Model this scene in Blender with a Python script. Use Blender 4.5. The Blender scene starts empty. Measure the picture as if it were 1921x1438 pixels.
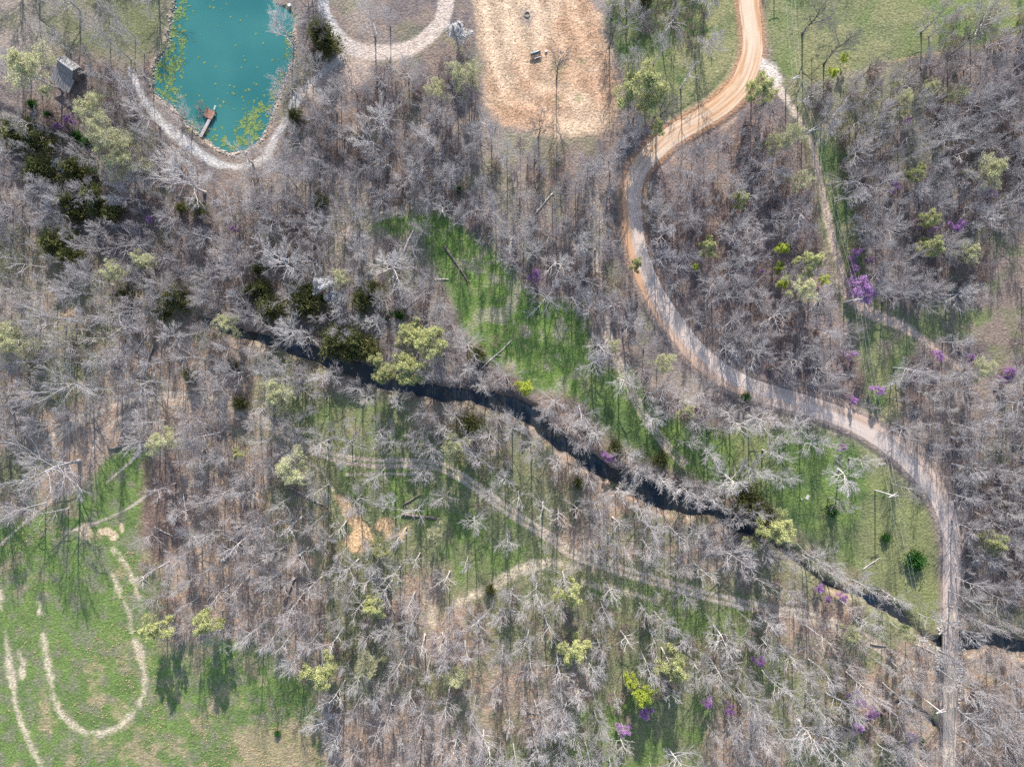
import bpy, math, random
import numpy as np
from mathutils import Vector

# ------------------------------------------------------------------ camera, sky, sun, exposure
S = 7.84            # photo pixels per metre on the ground
H = 170.0           # camera height
SUN_EL = 27.0
sc = bpy.context.scene
COL = sc.collection
cam = bpy.data.cameras.new('camera')
cam.sensor_fit = 'HORIZONTAL'
cam.angle = 2 * math.atan((1921 / S / 2) / H)
cam.clip_end = 3000
cam_o = bpy.data.objects.new('camera', cam)
cam_o.location = (0, 0, H)
COL.objects.link(cam_o)
sc.camera = cam_o

world = bpy.data.worlds.new('World')
sc.world = world
world.use_nodes = True
wn = world.node_tree
sky = wn.nodes.new('ShaderNodeTexSky')
sky.sky_type = 'NISHITA'
sky.sun_disc = False
sky.sun_elevation = math.radians(SUN_EL)
sky.sun_rotation = 0.0
bg = wn.nodes['Background']
wn.links.new(sky.outputs[0], bg.inputs[0])
bg.inputs[1].default_value = 0.15

sun = bpy.data.lights.new('sun', 'SUN')
sun.energy = 4.2
sun.angle = math.radians(0.53)
sun.color = (1.0, 0.94, 0.86)
sun_o = bpy.data.objects.new('sun', sun)
sun_o.rotation_euler = (math.radians(SUN_EL - 90), 0, 0)
sun_o.location = (0, 120, 90)
COL.objects.link(sun_o)

sc.view_settings.view_transform = 'Standard'
sc.view_settings.look = 'None'
sc.view_settings.exposure = 1.17
sc.view_settings.gamma = 1.0
sc.view_settings.use_curve_mapping = False
sc.cycles.use_denoising = False
sc.cycles.max_bounces = 4
sc.cycles.diffuse_bounces = 2
sc.cycles.glossy_bounces = 2
sc.cycles.transparent_max_bounces = 4
sc.render.film_transparent = False

RNG = np.random.default_rng(11)
random.seed(5)


def G(px, py, z=0.0):
    k = (H - z) / H / S
    return ((px - 960.5) * k, (719 - py) * k)


# ------------------------------------------------------------------ noise and shapes
_lat = np.random.default_rng(3).random((256, 256))


def vnoise(x, y):
    xi = np.floor(x).astype(int); yi = np.floor(y).astype(int)
    fx = x - xi; fy = y - yi
    fx = fx * fx * (3 - 2 * fx); fy = fy * fy * (3 - 2 * fy)
    a = _lat[yi & 255, xi & 255]; b = _lat[yi & 255, (xi + 1) & 255]
    c = _lat[(yi + 1) & 255, xi & 255]; d = _lat[(yi + 1) & 255, (xi + 1) & 255]
    return a + (b - a) * fx + (c - a) * fy + (a - b - c + d) * fx * fy


def fbm(x, y, f, octv=4, off=0.0):
    t = 0; amp = 0.5; tot = 0
    for i in range(octv):
        t = t + amp * vnoise(x * f + off + 17.3 * i, y * f + off * 1.7 + 5.1 * i)
        tot += amp; amp *= 0.55; f *= 2.03
    return t / tot


def sstep(a, b, x):
    t = np.clip((x - a) / (b - a), 0, 1)
    return t * t * (3 - 2 * t)


def _window(px, py, xs, ys, pad=90):
    if px.ndim != 2 or px.shape[0] < 50:
        return None
    c = np.nonzero((px[0] > min(xs) - pad) & (px[0] < max(xs) + pad))[0]
    r = np.nonzero((py[:, 0] > min(ys) - pad) & (py[:, 0] < max(ys) + pad))[0]
    if len(c) == 0 or len(r) == 0:
        return slice(0, 0), slice(0, 0)
    return slice(r[0], r[-1] + 1), slice(c[0], c[-1] + 1)


def poly_sd(px, py, pts):
    w = _window(px, py, [p[0] for p in pts], [p[1] for p in pts])
    if w is None:
        return _poly_sd(px, py, pts)
    out = np.full(px.shape, 900.0)
    out[w] = _poly_sd(px[w], py[w], pts)
    return out


def line_sd(px, py, pts):
    out = np.full(px.shape, 900.0)
    n = len(pts); step = 12
    if px.ndim != 2 or px.shape[0] < 50:
        return _line_sd(px, py, pts)
    for i in range(0, n - 1, step):
        seg = pts[i:i + step + 1]
        hw = max(p[2] for p in seg)
        w = _window(px, py, [p[0] for p in seg], [p[1] for p in seg], 60 + hw)
        out[w] = np.minimum(out[w], _line_sd(px[w], py[w], seg))
    return out


def _poly_sd(px, py, pts):
    """signed distance in photo pixels, negative inside"""
    d = np.full(px.shape, 1e9); inside = np.zeros(px.shape, bool)
    n = len(pts)
    for i in range(n):
        ax, ay = pts[i]; bx, by = pts[(i + 1) % n]
        ex, ey = bx - ax, by - ay
        wx, wy = px - ax, py - ay
        t = np.clip((wx * ex + wy * ey) / (ex * ex + ey * ey + 1e-9), 0, 1)
        d = np.minimum(d, (wx - ex * t) ** 2 + (wy - ey * t) ** 2)
        if ay != by:
            c = ((ay > py) != (by > py)) & (px < (bx - ax) * (py - ay) / (by - ay) + ax)
            inside ^= c
    d = np.sqrt(d)
    return np.where(inside, -d, d)


def _line_sd(px, py, pts):
    """distance to a polyline of (x, y, halfwidth) minus the half width"""
    best = np.full(px.shape, 1e9)
    for i in range(len(pts) - 1):
        ax, ay, ah = pts[i]; bx, by, bh = pts[i + 1]
        ex, ey = bx - ax, by - ay
        wx, wy = px - ax, py - ay
        t = np.clip((wx * ex + wy * ey) / (ex * ex + ey * ey + 1e-9), 0, 1)
        d = np.sqrt((wx - ex * t) ** 2 + (wy - ey * t) ** 2) - (ah + (bh - ah) * t)
        best = np.minimum(best, d)
    return best


def smooth_line(pts, step=6.0):
    """Catmull-Rom resampling of rows of numbers, the first two being x, y"""
    P = [np.array(p, float) for p in pts]
    P = [2 * P[0] - P[1]] + P + [2 * P[-1] - P[-2]]
    out = []
    for i in range(1, len(P) - 2):
        p0, p1, p2, p3 = P[i - 1:i + 3]
        n = max(1, int(np.hypot(*(p2 - p1)[:2]) / step))
        for k in range(n):
            t = k / n
            out.append(0.5 * (2 * p1 + (p2 - p0) * t + (2 * p0 - 5 * p1 + 4 * p2 - p3) * t * t
                              + (3 * p1 - p0 - 3 * p2 + p3) * t ** 3))
    out.append(P[-2])
    return [tuple(float(v) for v in o) for o in out]


# ------------------------------------------------------------------ the plan of the place, in photo pixels
ROAD = smooth_line([(1400, -260, 21), (1401, -60, 21), (1404, 0, 21), (1410, 50, 20), (1412, 90, 21), (1403, 130, 22),
    (1385, 165, 22), (1350, 200, 21), (1310, 225, 20), (1265, 252, 20), (1225, 285, 20), (1198, 320, 19),
    (1186, 360, 19), (1186, 400, 19), (1192, 450, 20), (1205, 500, 21), (1232, 560, 22), (1265, 610, 23),
    (1300, 655, 23), (1345, 695, 23), (1400, 725, 22), (1460, 745, 21), (1530, 765, 20), (1600, 790, 20),
    (1660, 825, 21), (1710, 865, 22), (1750, 910, 22), (1775, 960, 20), (1785, 1010, 19), (1786, 1060, 19),
    (1784, 1120, 17), (1783, 1176, 15.5)], 5)
ROAD = [(a, b_, w + (2.0 if b_ < 1100 else 0.8)) for a, b_, w in ROAD]
ROAD_S = smooth_line([(1783, 1247, 15), (1782, 1320, 15.5), (1781, 1400, 15), (1780, 1500, 15), (1779, 1640, 15)], 5)
SPUR = smooth_line([(1426, 118, 8), (1446, 140, 10), (1460, 164, 6), (1478, 190, 4), (1500, 225, 2.5), (1520, 262, 3),
    (1530, 300, 4), (1545, 370, 5), (1560, 440, 6), (1572, 490, 7), (1582, 530, 9), (1600, 560, 10),
    (1630, 585, 9), (1665, 600, 8), (1700, 615, 7), (1735, 640, 4), (1800, 690, 3)], 6)
CREEK = smooth_line([(380, 600, 6), (440, 622, 13), (480, 632, 18), (530, 648, 21), (580, 662, 22), (640, 682, 23), (700, 706, 22),
    (760, 722, 20), (830, 736, 22), (890, 744, 22), (950, 757, 20), (1000, 782, 20), (1030, 815, 20),
    (1075, 845, 18), (1120, 870, 22), (1150, 890, 26), (1200, 915, 26), (1260, 940, 27), (1310, 955, 25),
    (1350, 967, 17), (1400, 992, 13), (1450, 1020, 13), (1500, 1055, 12), (1550, 1095, 10), (1600, 1115, 8),
    (1650, 1130, 8), (1690, 1155, 9), (1720, 1182, 10), (1745, 1200, 11), (1785, 1206, 15), (1815, 1206, 20),
    (1860, 1200, 18), (1921, 1214, 14), (2000, 1240, 14), (2150, 1270, 14)], 8)
CREEK = [(a, b_, max(w * (0.48 if a < 1300 or a > 1765 else 0.48 - 0.34 * min(1, (a - 1300) / 120)), 1.5)) for a, b_, w in CREEK]
BROOK = smooth_line([(1560, 1385, 3), (1600, 1366, 4), (1645, 1345, 5), (1668, 1330, 5), (1690, 1318, 4), (1720, 1330, 4), (1745, 1350, 4), (1768, 1372, 4)], 8)
BROOK = [(a, b_, w * 0.5) for a, b_, w in BROOK]
RAVINE = smooth_line([(-120, 190, 6), (0, 215, 7), (60, 248, 8), (110, 280, 8), (140, 325, 7), (165, 370, 6), (172, 420, 5)], 8)
POND = [(338, -60), (330, 0), (320, 40), (314, 90), (292, 118), (286, 150), (293, 176), (313, 191), (336, 211), (356, 236),
    (379, 253), (401, 272), (430, 285), (460, 280), (485, 262), (500, 235), (512, 200), (525, 160), (540, 130),
    (549, 100), (546, 60), (550, 32), (538, 18), (515, 8), (495, -20), (420, -80)]
PATH_W = smooth_line([(243, 128, 3), (262, 170, 5), (280, 200, 6), (310, 235, 8), (345, 265, 9), (385, 295, 8), (412, 307, 6), (445, 313, 5), (480, 303, 5)], 6)
PATH_E = smooth_line([(440, 318, 3), (490, 300, 6), (515, 262, 7), (540, 220, 7), (560, 180, 7), (590, 150, 6), (640, 110, 8)], 6)
LOOP = smooth_line([(598, -90, 10), (603, -20, 10), (612, 30, 10), (628, 60, 12), (655, 86, 14), (690, 98, 14), (730, 99, 14),
    (770, 91, 14), (802, 70, 13), (826, 40, 13), (838, 0, 13), (842, -90, 13)], 6)
SANDF = [(880, -120), (888, 0), (895, 50), (903, 110), (908, 150), (918, 200), (940, 232), (985, 240), (1050, 262), (1100, 258), (1132, 252), (1152, 232),
    (1161, 200), (1161, 160), (1150, 110), (1128, 55), (1112, 0), (1100, -120)]
LAWN_NW = [(-200, -200), (300, -200), (318, 0), (300, 80), (278, 110), (250, 130), (190, 110), (150, 90), (60, 100), (-200, 120)]
GRASS_N = [(1116, -200), (1388, -200), (1390, 40), (1390, 100), (1370, 150), (1320, 190), (1262, 222), (1215, 220), (1180, 160), (1150, 80)]
MEADOW_NE = [(1432, -200), (2200, -200), (2200, 20), (1921, 62), (1830, 88), (1740, 102), (1640, 122), (1560, 150), (1500, 160), (1460, 130), (1436, 70)]
ROW = [(1466, 150), (1500, 150), (1560, 260), (1590, 400), (1600, 560), (1650, 560), (1690, 640), (1690, 780), (1650, 800), (1620, 680), (1590, 600), (1560, 510), (1535, 400), (1515, 300), (1490, 215)]
GRASS_E = [(1620, 590), (1660, 575), (1850, 570), (1865, 460), (1895, 420), (1960, 420), (1960, 680), (1870, 690), (1850, 640), (1800, 625), (1700, 650), (1660, 680)]
CLEAR_N = [(668, 425), (720, 400), (800, 395), (850, 410), (900, 455), (955, 500), (1010, 560), (1060, 560), (1100, 600), (1112, 690),
    (1090, 720), (1130, 780), (1080, 745), (1010, 735), (960, 700), (900, 665), (870, 620), (845, 550), (815, 500), (790, 440), (700, 440)]
CLEAR_E = [(1105, 690), (1180, 690), (1240, 770), (1310, 800), (1400, 800), (1480, 800), (1560, 815), (1640, 850), (1700, 900), (1745, 960),
    (1762, 1030), (1765, 1180), (1720, 1160), (1660, 1105), (1590, 1060), (1520, 1010), (1440, 950), (1370, 925),
    (1290, 890), (1200, 860), (1130, 800), (1095, 740)]
MEADOW_SW = [(-300, 950), (60, 975), (150, 925), (200, 860), (245, 830), (285, 850), (282, 920), (262, 1000), (262, 1080), (285, 1160),
    (300, 1215), (400, 1195), (480, 1205), (540, 1260), (590, 1300), (610, 1380), (620, 1700), (-300, 1700)]
STRAW = [smooth_line(l, 6) for l in (
    [(10, 1185, 2), (16, 1235, 5), (24, 1290, 5), (36, 1345, 4.5), (55, 1390, 5), (78, 1440, 5), (100, 1490, 4)],
    [(37, 1222, 2), (42, 1245, 5), (42, 1275, 2)],
    [(80, 1192, 2), (88, 1230, 4.5), (97, 1285, 4.5), (110, 1330, 5.5), (140, 1362, 5), (180, 1374, 4.5), (222, 1362, 5), (252, 1335, 3)],
    [(262, 1320, 2), (271, 1285, 4), (266, 1240, 4.5), (252, 1200, 4)],
    [(248, 1185, 2), (238, 1140, 4.5), (222, 1105, 4), (212, 1078, 2)],
    [(214, 1030, 2), (238, 1060, 4.5), (252, 1095, 4), (260, 1122, 2)],
    [(-20, 1090, 5), (0, 1115, 4), (2, 1140, 2)], [(74, 1132, 2), (76, 1150, 3)],
    [(860, 1128, 5), (900, 1112, 9), (950, 1082, 9), (1000, 1060, 9), (1045, 1055, 7), (1075, 1066, 3)],
    [(1095, 1092, 4), (1160, 1108, 5), (1235, 1126, 4)], [(796, 1085, 4), (806, 1140, 7), (812, 1172, 4)])]
CHIPS = [(628, 928), (650, 935), (675, 965), (698, 1000), (702, 1025), (680, 1040), (655, 1035), (645, 1015), (662, 995), (648, 968)]
CHIPS2 = [(705, 985), (715, 970), (735, 975), (740, 1000), (765, 985), (760, 1010), (725, 1010)]
TRAIL = smooth_line([(70, 850, 0), (110, 815, 0), (160, 780, 0), (220, 752, 0), (290, 742, 0), (360, 748, 0), (440, 765, 0), (500, 795, 0), (560, 828, 0),
    (620, 855, 0), (700, 868, 0), (780, 868, 0), (840, 880, 0), (900, 918, 0), (950, 955, 0), (1020, 1000, 0), (1080, 1040, 0), (1160, 1068, 0),
    (1240, 1092, 0), (1330, 1118, 0), (1440, 1142, 0), (1500, 1152, 0), (1560, 1168, 0), (1630, 1200, 0), (1690, 1240, 0), (1762, 1258, 0)], 8)


def offset_line(line, off, hw):
    out = []
    for i, p in enumerate(line):
        a = line[max(0, i - 1)]; b = line[min(len(line) - 1, i + 1)]
        dx, dy = b[0] - a[0], b[1] - a[1]; L = math.hypot(dx, dy) or 1
        out.append((p[0] - dy / L * off, p[1] + dx / L * off, hw))
    return out


RUTS = [offset_line(TRAIL, -5.5, 3.2), offset_line(TRAIL, 5.5, 3.2)]
for l in ([(500, 585), (540, 558), (575, 525), (590, 495), (610, 465), (650, 437), (700, 412), (760, 388), (810, 368)],
          [(1112, 350), (1122, 420), (1120, 500), (1128, 590), (1150, 655), (1185, 735), (1215, 790), (1255, 840), (1285, 872)]):
    l = smooth_line([(a, b, 0) for a, b in l], 8)
    RUTS += [offset_line(l, -6, 1.6), offset_line(l, 6, 1.6), offset_line(l, 0, 0.8)]
for l in ([(-20, 1040), (40, 985), (75, 955), (112, 925)], [(120, 1000), (200, 972), (245, 950), (290, 918)],
          [(165, 858), (190, 815), (215, 790), (262, 768)], [(200, 905), (250, 860), (268, 832), (285, 815)],
          [(800, 890), (720, 888), (650, 890)], [(560, 860), (600, 880), (625, 920)]):
    RUTS.append(smooth_line([(a, b, 1.3) for a, b in l], 8))

# ------------------------------------------------------------------ materials
def new_mat(name):
    m = bpy.data.materials.new(name); m.use_nodes = True
    nt = m.node_tree; b = nt.nodes['Principled BSDF']
    b.inputs['Specular IOR Level'].default_value = 0.2
    b.inputs['Roughness'].default_value = 0.9
    return m, nt, b


def N(nt, t, **kw):
    n = nt.nodes.new(t)
    for k, v in kw.items():
        setattr(n, k, v)
    return n


def noise_mat(name, c1, c2, scale=3.0, rough=0.9, bump=0.3, bdist=0.03, var=0.0, spec=0.2, detail=6, stretch=None, metal=0.0, tint=None):
    """two-colour noise, optional change of brightness and tint from object to object"""
    m, nt, b = new_mat(name)
    tc = N(nt, 'ShaderNodeTexCoord'); no = N(nt, 'ShaderNodeTexNoise'); no.inputs['Scale'].default_value = scale
    no.inputs['Detail'].default_value = detail
    src = tc.outputs['Object']
    if stretch:
        mp = N(nt, 'ShaderNodeMapping'); mp.inputs['Scale'].default_value = stretch
        nt.links.new(src, mp.inputs[0]); src = mp.outputs[0]
    nt.links.new(src, no.inputs['Vector'])
    rp = N(nt, 'ShaderNodeValToRGB')
    rp.color_ramp.elements[0].position = 0.32; rp.color_ramp.elements[1].position = 0.68
    rp.color_ramp.elements[0].color = (*c1, 1); rp.color_ramp.elements[1].color = (*c2, 1)
    nt.links.new(no.outputs[0], rp.inputs[0])
    out = rp.outputs[0]
    if tint:
        oi = N(nt, 'ShaderNodeObjectInfo')
        mx = N(nt, 'ShaderNodeMix', data_type='RGBA', blend_type='MULTIPLY'); mx.inputs[0].default_value = 1
        r2 = N(nt, 'ShaderNodeValToRGB')
        els = r2.color_ramp.elements
        els[0].color = (*tint[0], 1); els[1].color = (*tint[-1], 1)
        for k in range(1, len(tint) - 1):
            e = els.new(k / (len(tint) - 1)); e.color = (*tint[k], 1)
        nt.links.new(oi.outputs['Random'], r2.inputs[0])
        nt.links.new(out, mx.inputs[6]); nt.links.new(r2.outputs[0], mx.inputs[7])
        out = mx.outputs[2]
    nt.links.new(out, b.inputs['Base Color'])
    b.inputs['Roughness'].default_value = rough
    b.inputs['Metallic'].default_value = metal
    b.inputs['Specular IOR Level'].default_value = spec
    if bump:
        bp = N(nt, 'ShaderNodeBump'); bp.inputs['Strength'].default_value = bump; bp.inputs['Distance'].default_value = bdist
        nt.links.new(no.outputs[0], bp.inputs['Height']); nt.links.new(bp.outputs[0], b.inputs['Normal'])
    return m


def vcol_mat(name, fine=2.2, fine_amt=0.35, bump=0.6, bdist=0.12, rough=0.95, bscale=2.5):
    m, nt, b = new_mat(name)
    at = N(nt, 'ShaderNodeAttribute', attribute_name='Col')
    tc = N(nt, 'ShaderNodeTexCoord')
    n1 = N(nt, 'ShaderNodeTexNoise'); n1.inputs['Scale'].default_value = fine; n1.inputs['Detail'].default_value = 5
    n1.inputs['Roughness'].default_value = 0.7
    nt.links.new(tc.outputs['Object'], n1.inputs['Vector'])
    mr = N(nt, 'ShaderNodeMapRange'); mr.inputs[1].default_value = 0.25; mr.inputs[2].default_value = 0.75
    mr.inputs[3].default_value = 1 - fine_amt; mr.inputs[4].default_value = 1 + fine_amt
    nt.links.new(n1.outputs[0], mr.inputs[0])
    mx = N(nt, 'ShaderNodeVectorMath', operation='SCALE')
    nt.links.new(at.outputs['Color'], mx.inputs[0]); nt.links.new(mr.outputs[0], mx.inputs['Scale'])
    nt.links.new(mx.outputs[0], b.inputs['Base Color'])
    n2 = N(nt, 'ShaderNodeTexNoise'); n2.inputs['Scale'].default_value = bscale; n2.inputs['Detail'].default_value = 6
    nt.links.new(tc.outputs['Object'], n2.inputs['Vector'])
    bp = N(nt, 'ShaderNodeBump'); bp.inputs['Strength'].default_value = bump; bp.inputs['Distance'].default_value = bdist
    nt.links.new(n2.outputs[0], bp.inputs['Height']); nt.links.new(bp.outputs[0], b.inputs['Normal'])
    b.inputs['Roughness'].default_value = rough
    b.inputs['Specular IOR Level'].default_value = 0.08
    return m


def water_mat(name, c1, c2, scale, rough, spec=0.5):
    m, nt, b = new_mat(name)
    tc = N(nt, 'ShaderNodeTexCoord'); no = N(nt, 'ShaderNodeTexNoise'); no.inputs['Scale'].default_value = scale
    nt.links.new(tc.outputs['Object'], no.inputs['Vector'])
    rp = N(nt, 'ShaderNodeValToRGB')
    rp.color_ramp.elements[0].position = 0.3; rp.color_ramp.elements[1].position = 0.7
    rp.color_ramp.elements[0].color = (*c1, 1); rp.color_ramp.elements[1].color = (*c2, 1)
    nt.links.new(no.outputs[0], rp.inputs[0]); nt.links.new(rp.outputs[0], b.inputs['Base Color'])
    n2 = N(nt, 'ShaderNodeTexNoise'); n2.inputs['Scale'].default_value = 2.2; n2.inputs['Detail'].default_value = 3
    nt.links.new(tc.outputs['Object'], n2.inputs['Vector'])
    bp = N(nt, 'ShaderNodeBump'); bp.inputs['Strength'].default_value = 0.08; bp.inputs['Distance'].default_value = 0.03
    nt.links.new(n2.outputs[0], bp.inputs['Height']); nt.links.new(bp.outputs[0], b.inputs['Normal'])
    b.inputs['Roughness'].default_value = rough
    b.inputs['Specular IOR Level'].default_value = spec
    return m


def leaf_mat(name, cols, trans=0.35):
    """foliage: colour by leaf clump in space and by tree"""
    m, nt, b = new_mat(name)
    tc = N(nt, 'ShaderNodeTexCoord'); no = N(nt, 'ShaderNodeTexNoise'); no.inputs['Scale'].default_value = 1.6; no.inputs['Detail'].default_value = 4
    nt.links.new(tc.outputs['Object'], no.inputs['Vector'])
    rp = N(nt, 'ShaderNodeValToRGB'); els = rp.color_ramp.elements
    els[0].position = 0.3; els[1].position = 0.72
    els[0].color = (*cols[0], 1); els[1].color = (*cols[1], 1)
    nt.links.new(no.outputs[0], rp.inputs[0])
    oi = N(nt, 'ShaderNodeObjectInfo'); mr = N(nt, 'ShaderNodeMapRange'); mr.inputs[3].default_value = 0.8; mr.inputs[4].default_value = 1.2
    nt.links.new(oi.outputs['Random'], mr.inputs[0])
    mx = N(nt, 'ShaderNodeVectorMath', operation='SCALE')
    nt.links.new(rp.outputs[0], mx.inputs[0]); nt.links.new(mr.outputs[0], mx.inputs['Scale'])
    nt.links.new(mx.outputs[0], b.inputs['Base Color'])
    b.inputs['Roughness'].default_value = 0.7
    tr = N(nt, 'ShaderNodeBsdfTranslucent'); nt.links.new(mx.outputs[0], tr.inputs[0])
    ms = N(nt, 'ShaderNodeMixShader'); ms.inputs[0].default_value = trans
    nt.links.new(b.outputs[0], ms.inputs[1]); nt.links.new(tr.outputs[0], ms.inputs[2])
    nt.links.new(ms.outputs[0], nt.nodes['Material Output'].inputs[0])
    return m


GREYS = [(0.66, 0.61, 0.60), (0.92, 0.90, 0.92), (1.06, 1.05, 1.06), (1.16, 1.12, 1.08), (0.84, 0.80, 0.80)]
M = {
    'ground': vcol_mat('ground_cover', fine=1.6, fine_amt=0.42, bump=0.9, bdist=0.25, bscale=2.2),
    'road': vcol_mat('gravel', fine=4.0, fine_amt=0.16, bump=0.35, bdist=0.04, bscale=5.0),
    'pond': water_mat('pond_water', (0.016, 0.104, 0.104), (0.036, 0.150, 0.138), 0.06, 0.10),
    'creek': water_mat('creek_water', (0.004, 0.013, 0.028), (0.034, 0.034, 0.028), 0.22, 0.05, 0.3),
    'bark': noise_mat('grey_bark', (0.28, 0.27, 0.27), (0.50, 0.485, 0.485), 3.0, bump=0.4, tint=GREYS),
    'twig': noise_mat('grey_twigs', (0.25, 0.238, 0.242), (0.42, 0.402, 0.402), 1.2, bump=0, tint=GREYS),
    'white': noise_mat('pale_bark', (0.36, 0.34, 0.325), (0.58, 0.55, 0.53), 2.5, bump=0.3, tint=[(0.9, 0.88, 0.9), (1.05, 1.02, 1.0)]),
    'whitetwig': noise_mat('pale_twigs', (0.36, 0.345, 0.345), (0.52, 0.495, 0.49), 1.2, bump=0),
    'brush': noise_mat('brush_twigs', (0.18, 0.135, 0.13), (0.36, 0.29, 0.28), 1.5, bump=0, tint=[(0.8, 0.75, 0.85), (1.1, 1.0, 0.95), (1.05, 1.05, 0.85)]),
    'darkbark': noise_mat('dark_bark', (0.07, 0.06, 0.055), (0.16, 0.14, 0.125), 5.0, bump=0.4),
    'log': noise_mat('weathered_log', (0.16, 0.13, 0.115), (0.36, 0.31, 0.28), 3.0, bump=0.5, tint=[(0.75, 0.72, 0.72), (1.1, 1.05, 1.0)]),
    'palelog': noise_mat('bleached_log', (0.42, 0.38, 0.34), (0.62, 0.57, 0.52), 3.0, bump=0.4),
    'bud': leaf_mat('spring_buds', ((0.34, 0.36, 0.15), (0.56, 0.56, 0.28))),
    'budpale': leaf_mat('pale_spring_buds', ((0.38, 0.38, 0.21), (0.56, 0.55, 0.33))),
    'budlime': leaf_mat('lime_leaves', ((0.34, 0.42, 0.05), (0.56, 0.60, 0.13))),
    'redbud': leaf_mat('redbud_blossom', ((0.33, 0.18, 0.38), (0.52, 0.31, 0.56))),
    'blossom': leaf_mat('white_blossom', ((0.45, 0.44, 0.43), (0.68, 0.67, 0.66))),
    'cedar': leaf_mat('cedar_foliage', ((0.050, 0.066, 0.024), (0.21, 0.205, 0.070)), 0.2),
    'greenbush': leaf_mat('green_leaves', ((0.02, 0.075, 0.015), (0.06, 0.17, 0.03)), 0.3),
}

# ------------------------------------------------------------------ object helpers
def mesh_obj(name, V, F, mat, parent=None, smooth=False, mi=None, col=None):
    me = bpy.data.meshes.new(name)
    if isinstance(V, np.ndarray):
        V = V.reshape(-1, 3)
        me.vertices.add(len(V)); me.vertices.foreach_set('co', np.ascontiguousarray(V, np.float32).ravel())
        sizes = np.concatenate([np.full(len(f), f.shape[1]) for f in F]).astype(np.int32)
        idx = np.concatenate([f.ravel() for f in F]).astype(np.int32)
        starts = np.concatenate([[0], np.cumsum(sizes)[:-1]]).astype(np.int32)
        me.loops.add(len(idx)); me.loops.foreach_set('vertex_index', idx)
        me.polygons.add(len(sizes)); me.polygons.foreach_set('loop_start', starts); me.polygons.foreach_set('loop_total', sizes)
        me.update(calc_edges=True)
    else:
        me.from_pydata(V, [], F); me.update()
    if col is not None:
        ca = me.color_attributes.new('Col', 'FLOAT_COLOR', 'POINT')
        ca.data.foreach_set('color', np.concatenate([col, np.ones((len(col), 1))], 1).astype(np.float32).ravel())
    for mm in (mat if isinstance(mat, (list, tuple)) else [mat]):
        me.materials.append(mm)
    if smooth:
        me.polygons.foreach_set('use_smooth', np.ones(len(me.polygons), bool))
    o = bpy.data.objects.new(name, me); COL.objects.link(o)
    if parent is not None:
        o.parent = parent
    return o


def empty(name, loc=(0, 0, 0), rz=0.0):
    o = bpy.data.objects.new(name, None); COL.objects.link(o)
    o.empty_display_size = 0.3
    o.location = loc; o.rotation_euler = (0, 0, rz)
    return o


def tag(o, label, cat, group=None, kind=None):
    o['label'] = label; o['category'] = cat
    if group: o['group'] = group
    if kind: o['kind'] = kind
    return o


def structure(o):
    o['kind'] = 'structure'
    return o


def box(cx, cy, cz, sx, sy, sz):
    x0, x1, y0, y1, z0, z1 = cx - sx / 2, cx + sx / 2, cy - sy / 2, cy + sy / 2, cz - sz / 2, cz + sz / 2
    V = [(x0, y0, z0), (x1, y0, z0), (x1, y1, z0), (x0, y1, z0), (x0, y0, z1), (x1, y0, z1), (x1, y1, z1), (x0, y1, z1)]
    F = [(0, 3, 2, 1), (4, 5, 6, 7), (0, 1, 5, 4), (1, 2, 6, 5), (2, 3, 7, 6), (3, 0, 4, 7)]
    return V, F


def bevel(o, w=0.02):
    md = o.modifiers.new('bevel', 'BEVEL'); md.width = w; md.segments = 2
    return o


def tubes(P, R, s):
    """N polylines of K points as s-sided tapering tubes -> verts, quads"""
    n, k = P.shape[:2]
    T = np.gradient(P, axis=1)
    T /= np.linalg.norm(T, axis=2, keepdims=True) + 1e-9
    ref = np.where(np.abs(T[..., 2:3]) > 0.9, np.array([1.0, 0, 0]), np.array([0, 0, 1.0]))
    U = np.cross(T, ref); U /= np.linalg.norm(U, axis=2, keepdims=True) + 1e-9
    W = np.cross(T, U)
    a = np.arange(s) * 2 * np.pi / s
    V = P[:, :, None] + R[:, :, None, None] * (np.cos(a)[:, None] * U[:, :, None] + np.sin(a)[:, None] * W[:, :, None])
    base = (np.arange(n) * k * s)[:, None, None] + (np.arange(k - 1) * s)[:, None] + np.arange(s)
    nxt = (np.arange(n) * k * s)[:, None, None] + (np.arange(k - 1) * s)[:, None] + (np.arange(s) + 1) % s
    Q = np.stack([base, nxt, nxt + s, base + s], -1).reshape(-1, 4)
    return V.reshape(-1, 3), Q


def cones(P0, P1, R):
    """N thin three-sided twigs"""
    n = len(P0)
    T = P1 - P0; T /= np.linalg.norm(T, axis=1, keepdims=True) + 1e-9
    ref = np.where(np.abs(T[:, 2:3]) > 0.9, np.array([1.0, 0, 0]), np.array([0, 0, 1.0]))
    U = np.cross(T, ref); U /= np.linalg.norm(U, axis=1, keepdims=True) + 1e-9
    W = np.cross(T, U)
    V = np.empty((n, 4, 3))
    for i in range(3):
        a = i * 2 * np.pi / 3
        V[:, i] = P0 + R[:, None] * (math.cos(a) * U + math.sin(a) * W)
    V[:, 3] = P1
    b = (np.arange(n) * 4)[:, None]
    Fc = np.concatenate([b + np.array([0, 1, 3]), b + np.array([1, 2, 3]), b + np.array([2, 0, 3])])
    return V.reshape(-1, 3), Fc


class MeshBin:
    def __init__(self):
        self.V = []; self.F = []; self.n = 0

    def add(self, V, F):
        self.V.append(V); self.F.append(F + self.n); self.n += len(V)
        return self

    def build(self, name, mat, parent=None, smooth=False):
        return mesh_obj(name, np.concatenate(self.V), self.F, mat, parent, smooth)


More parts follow.
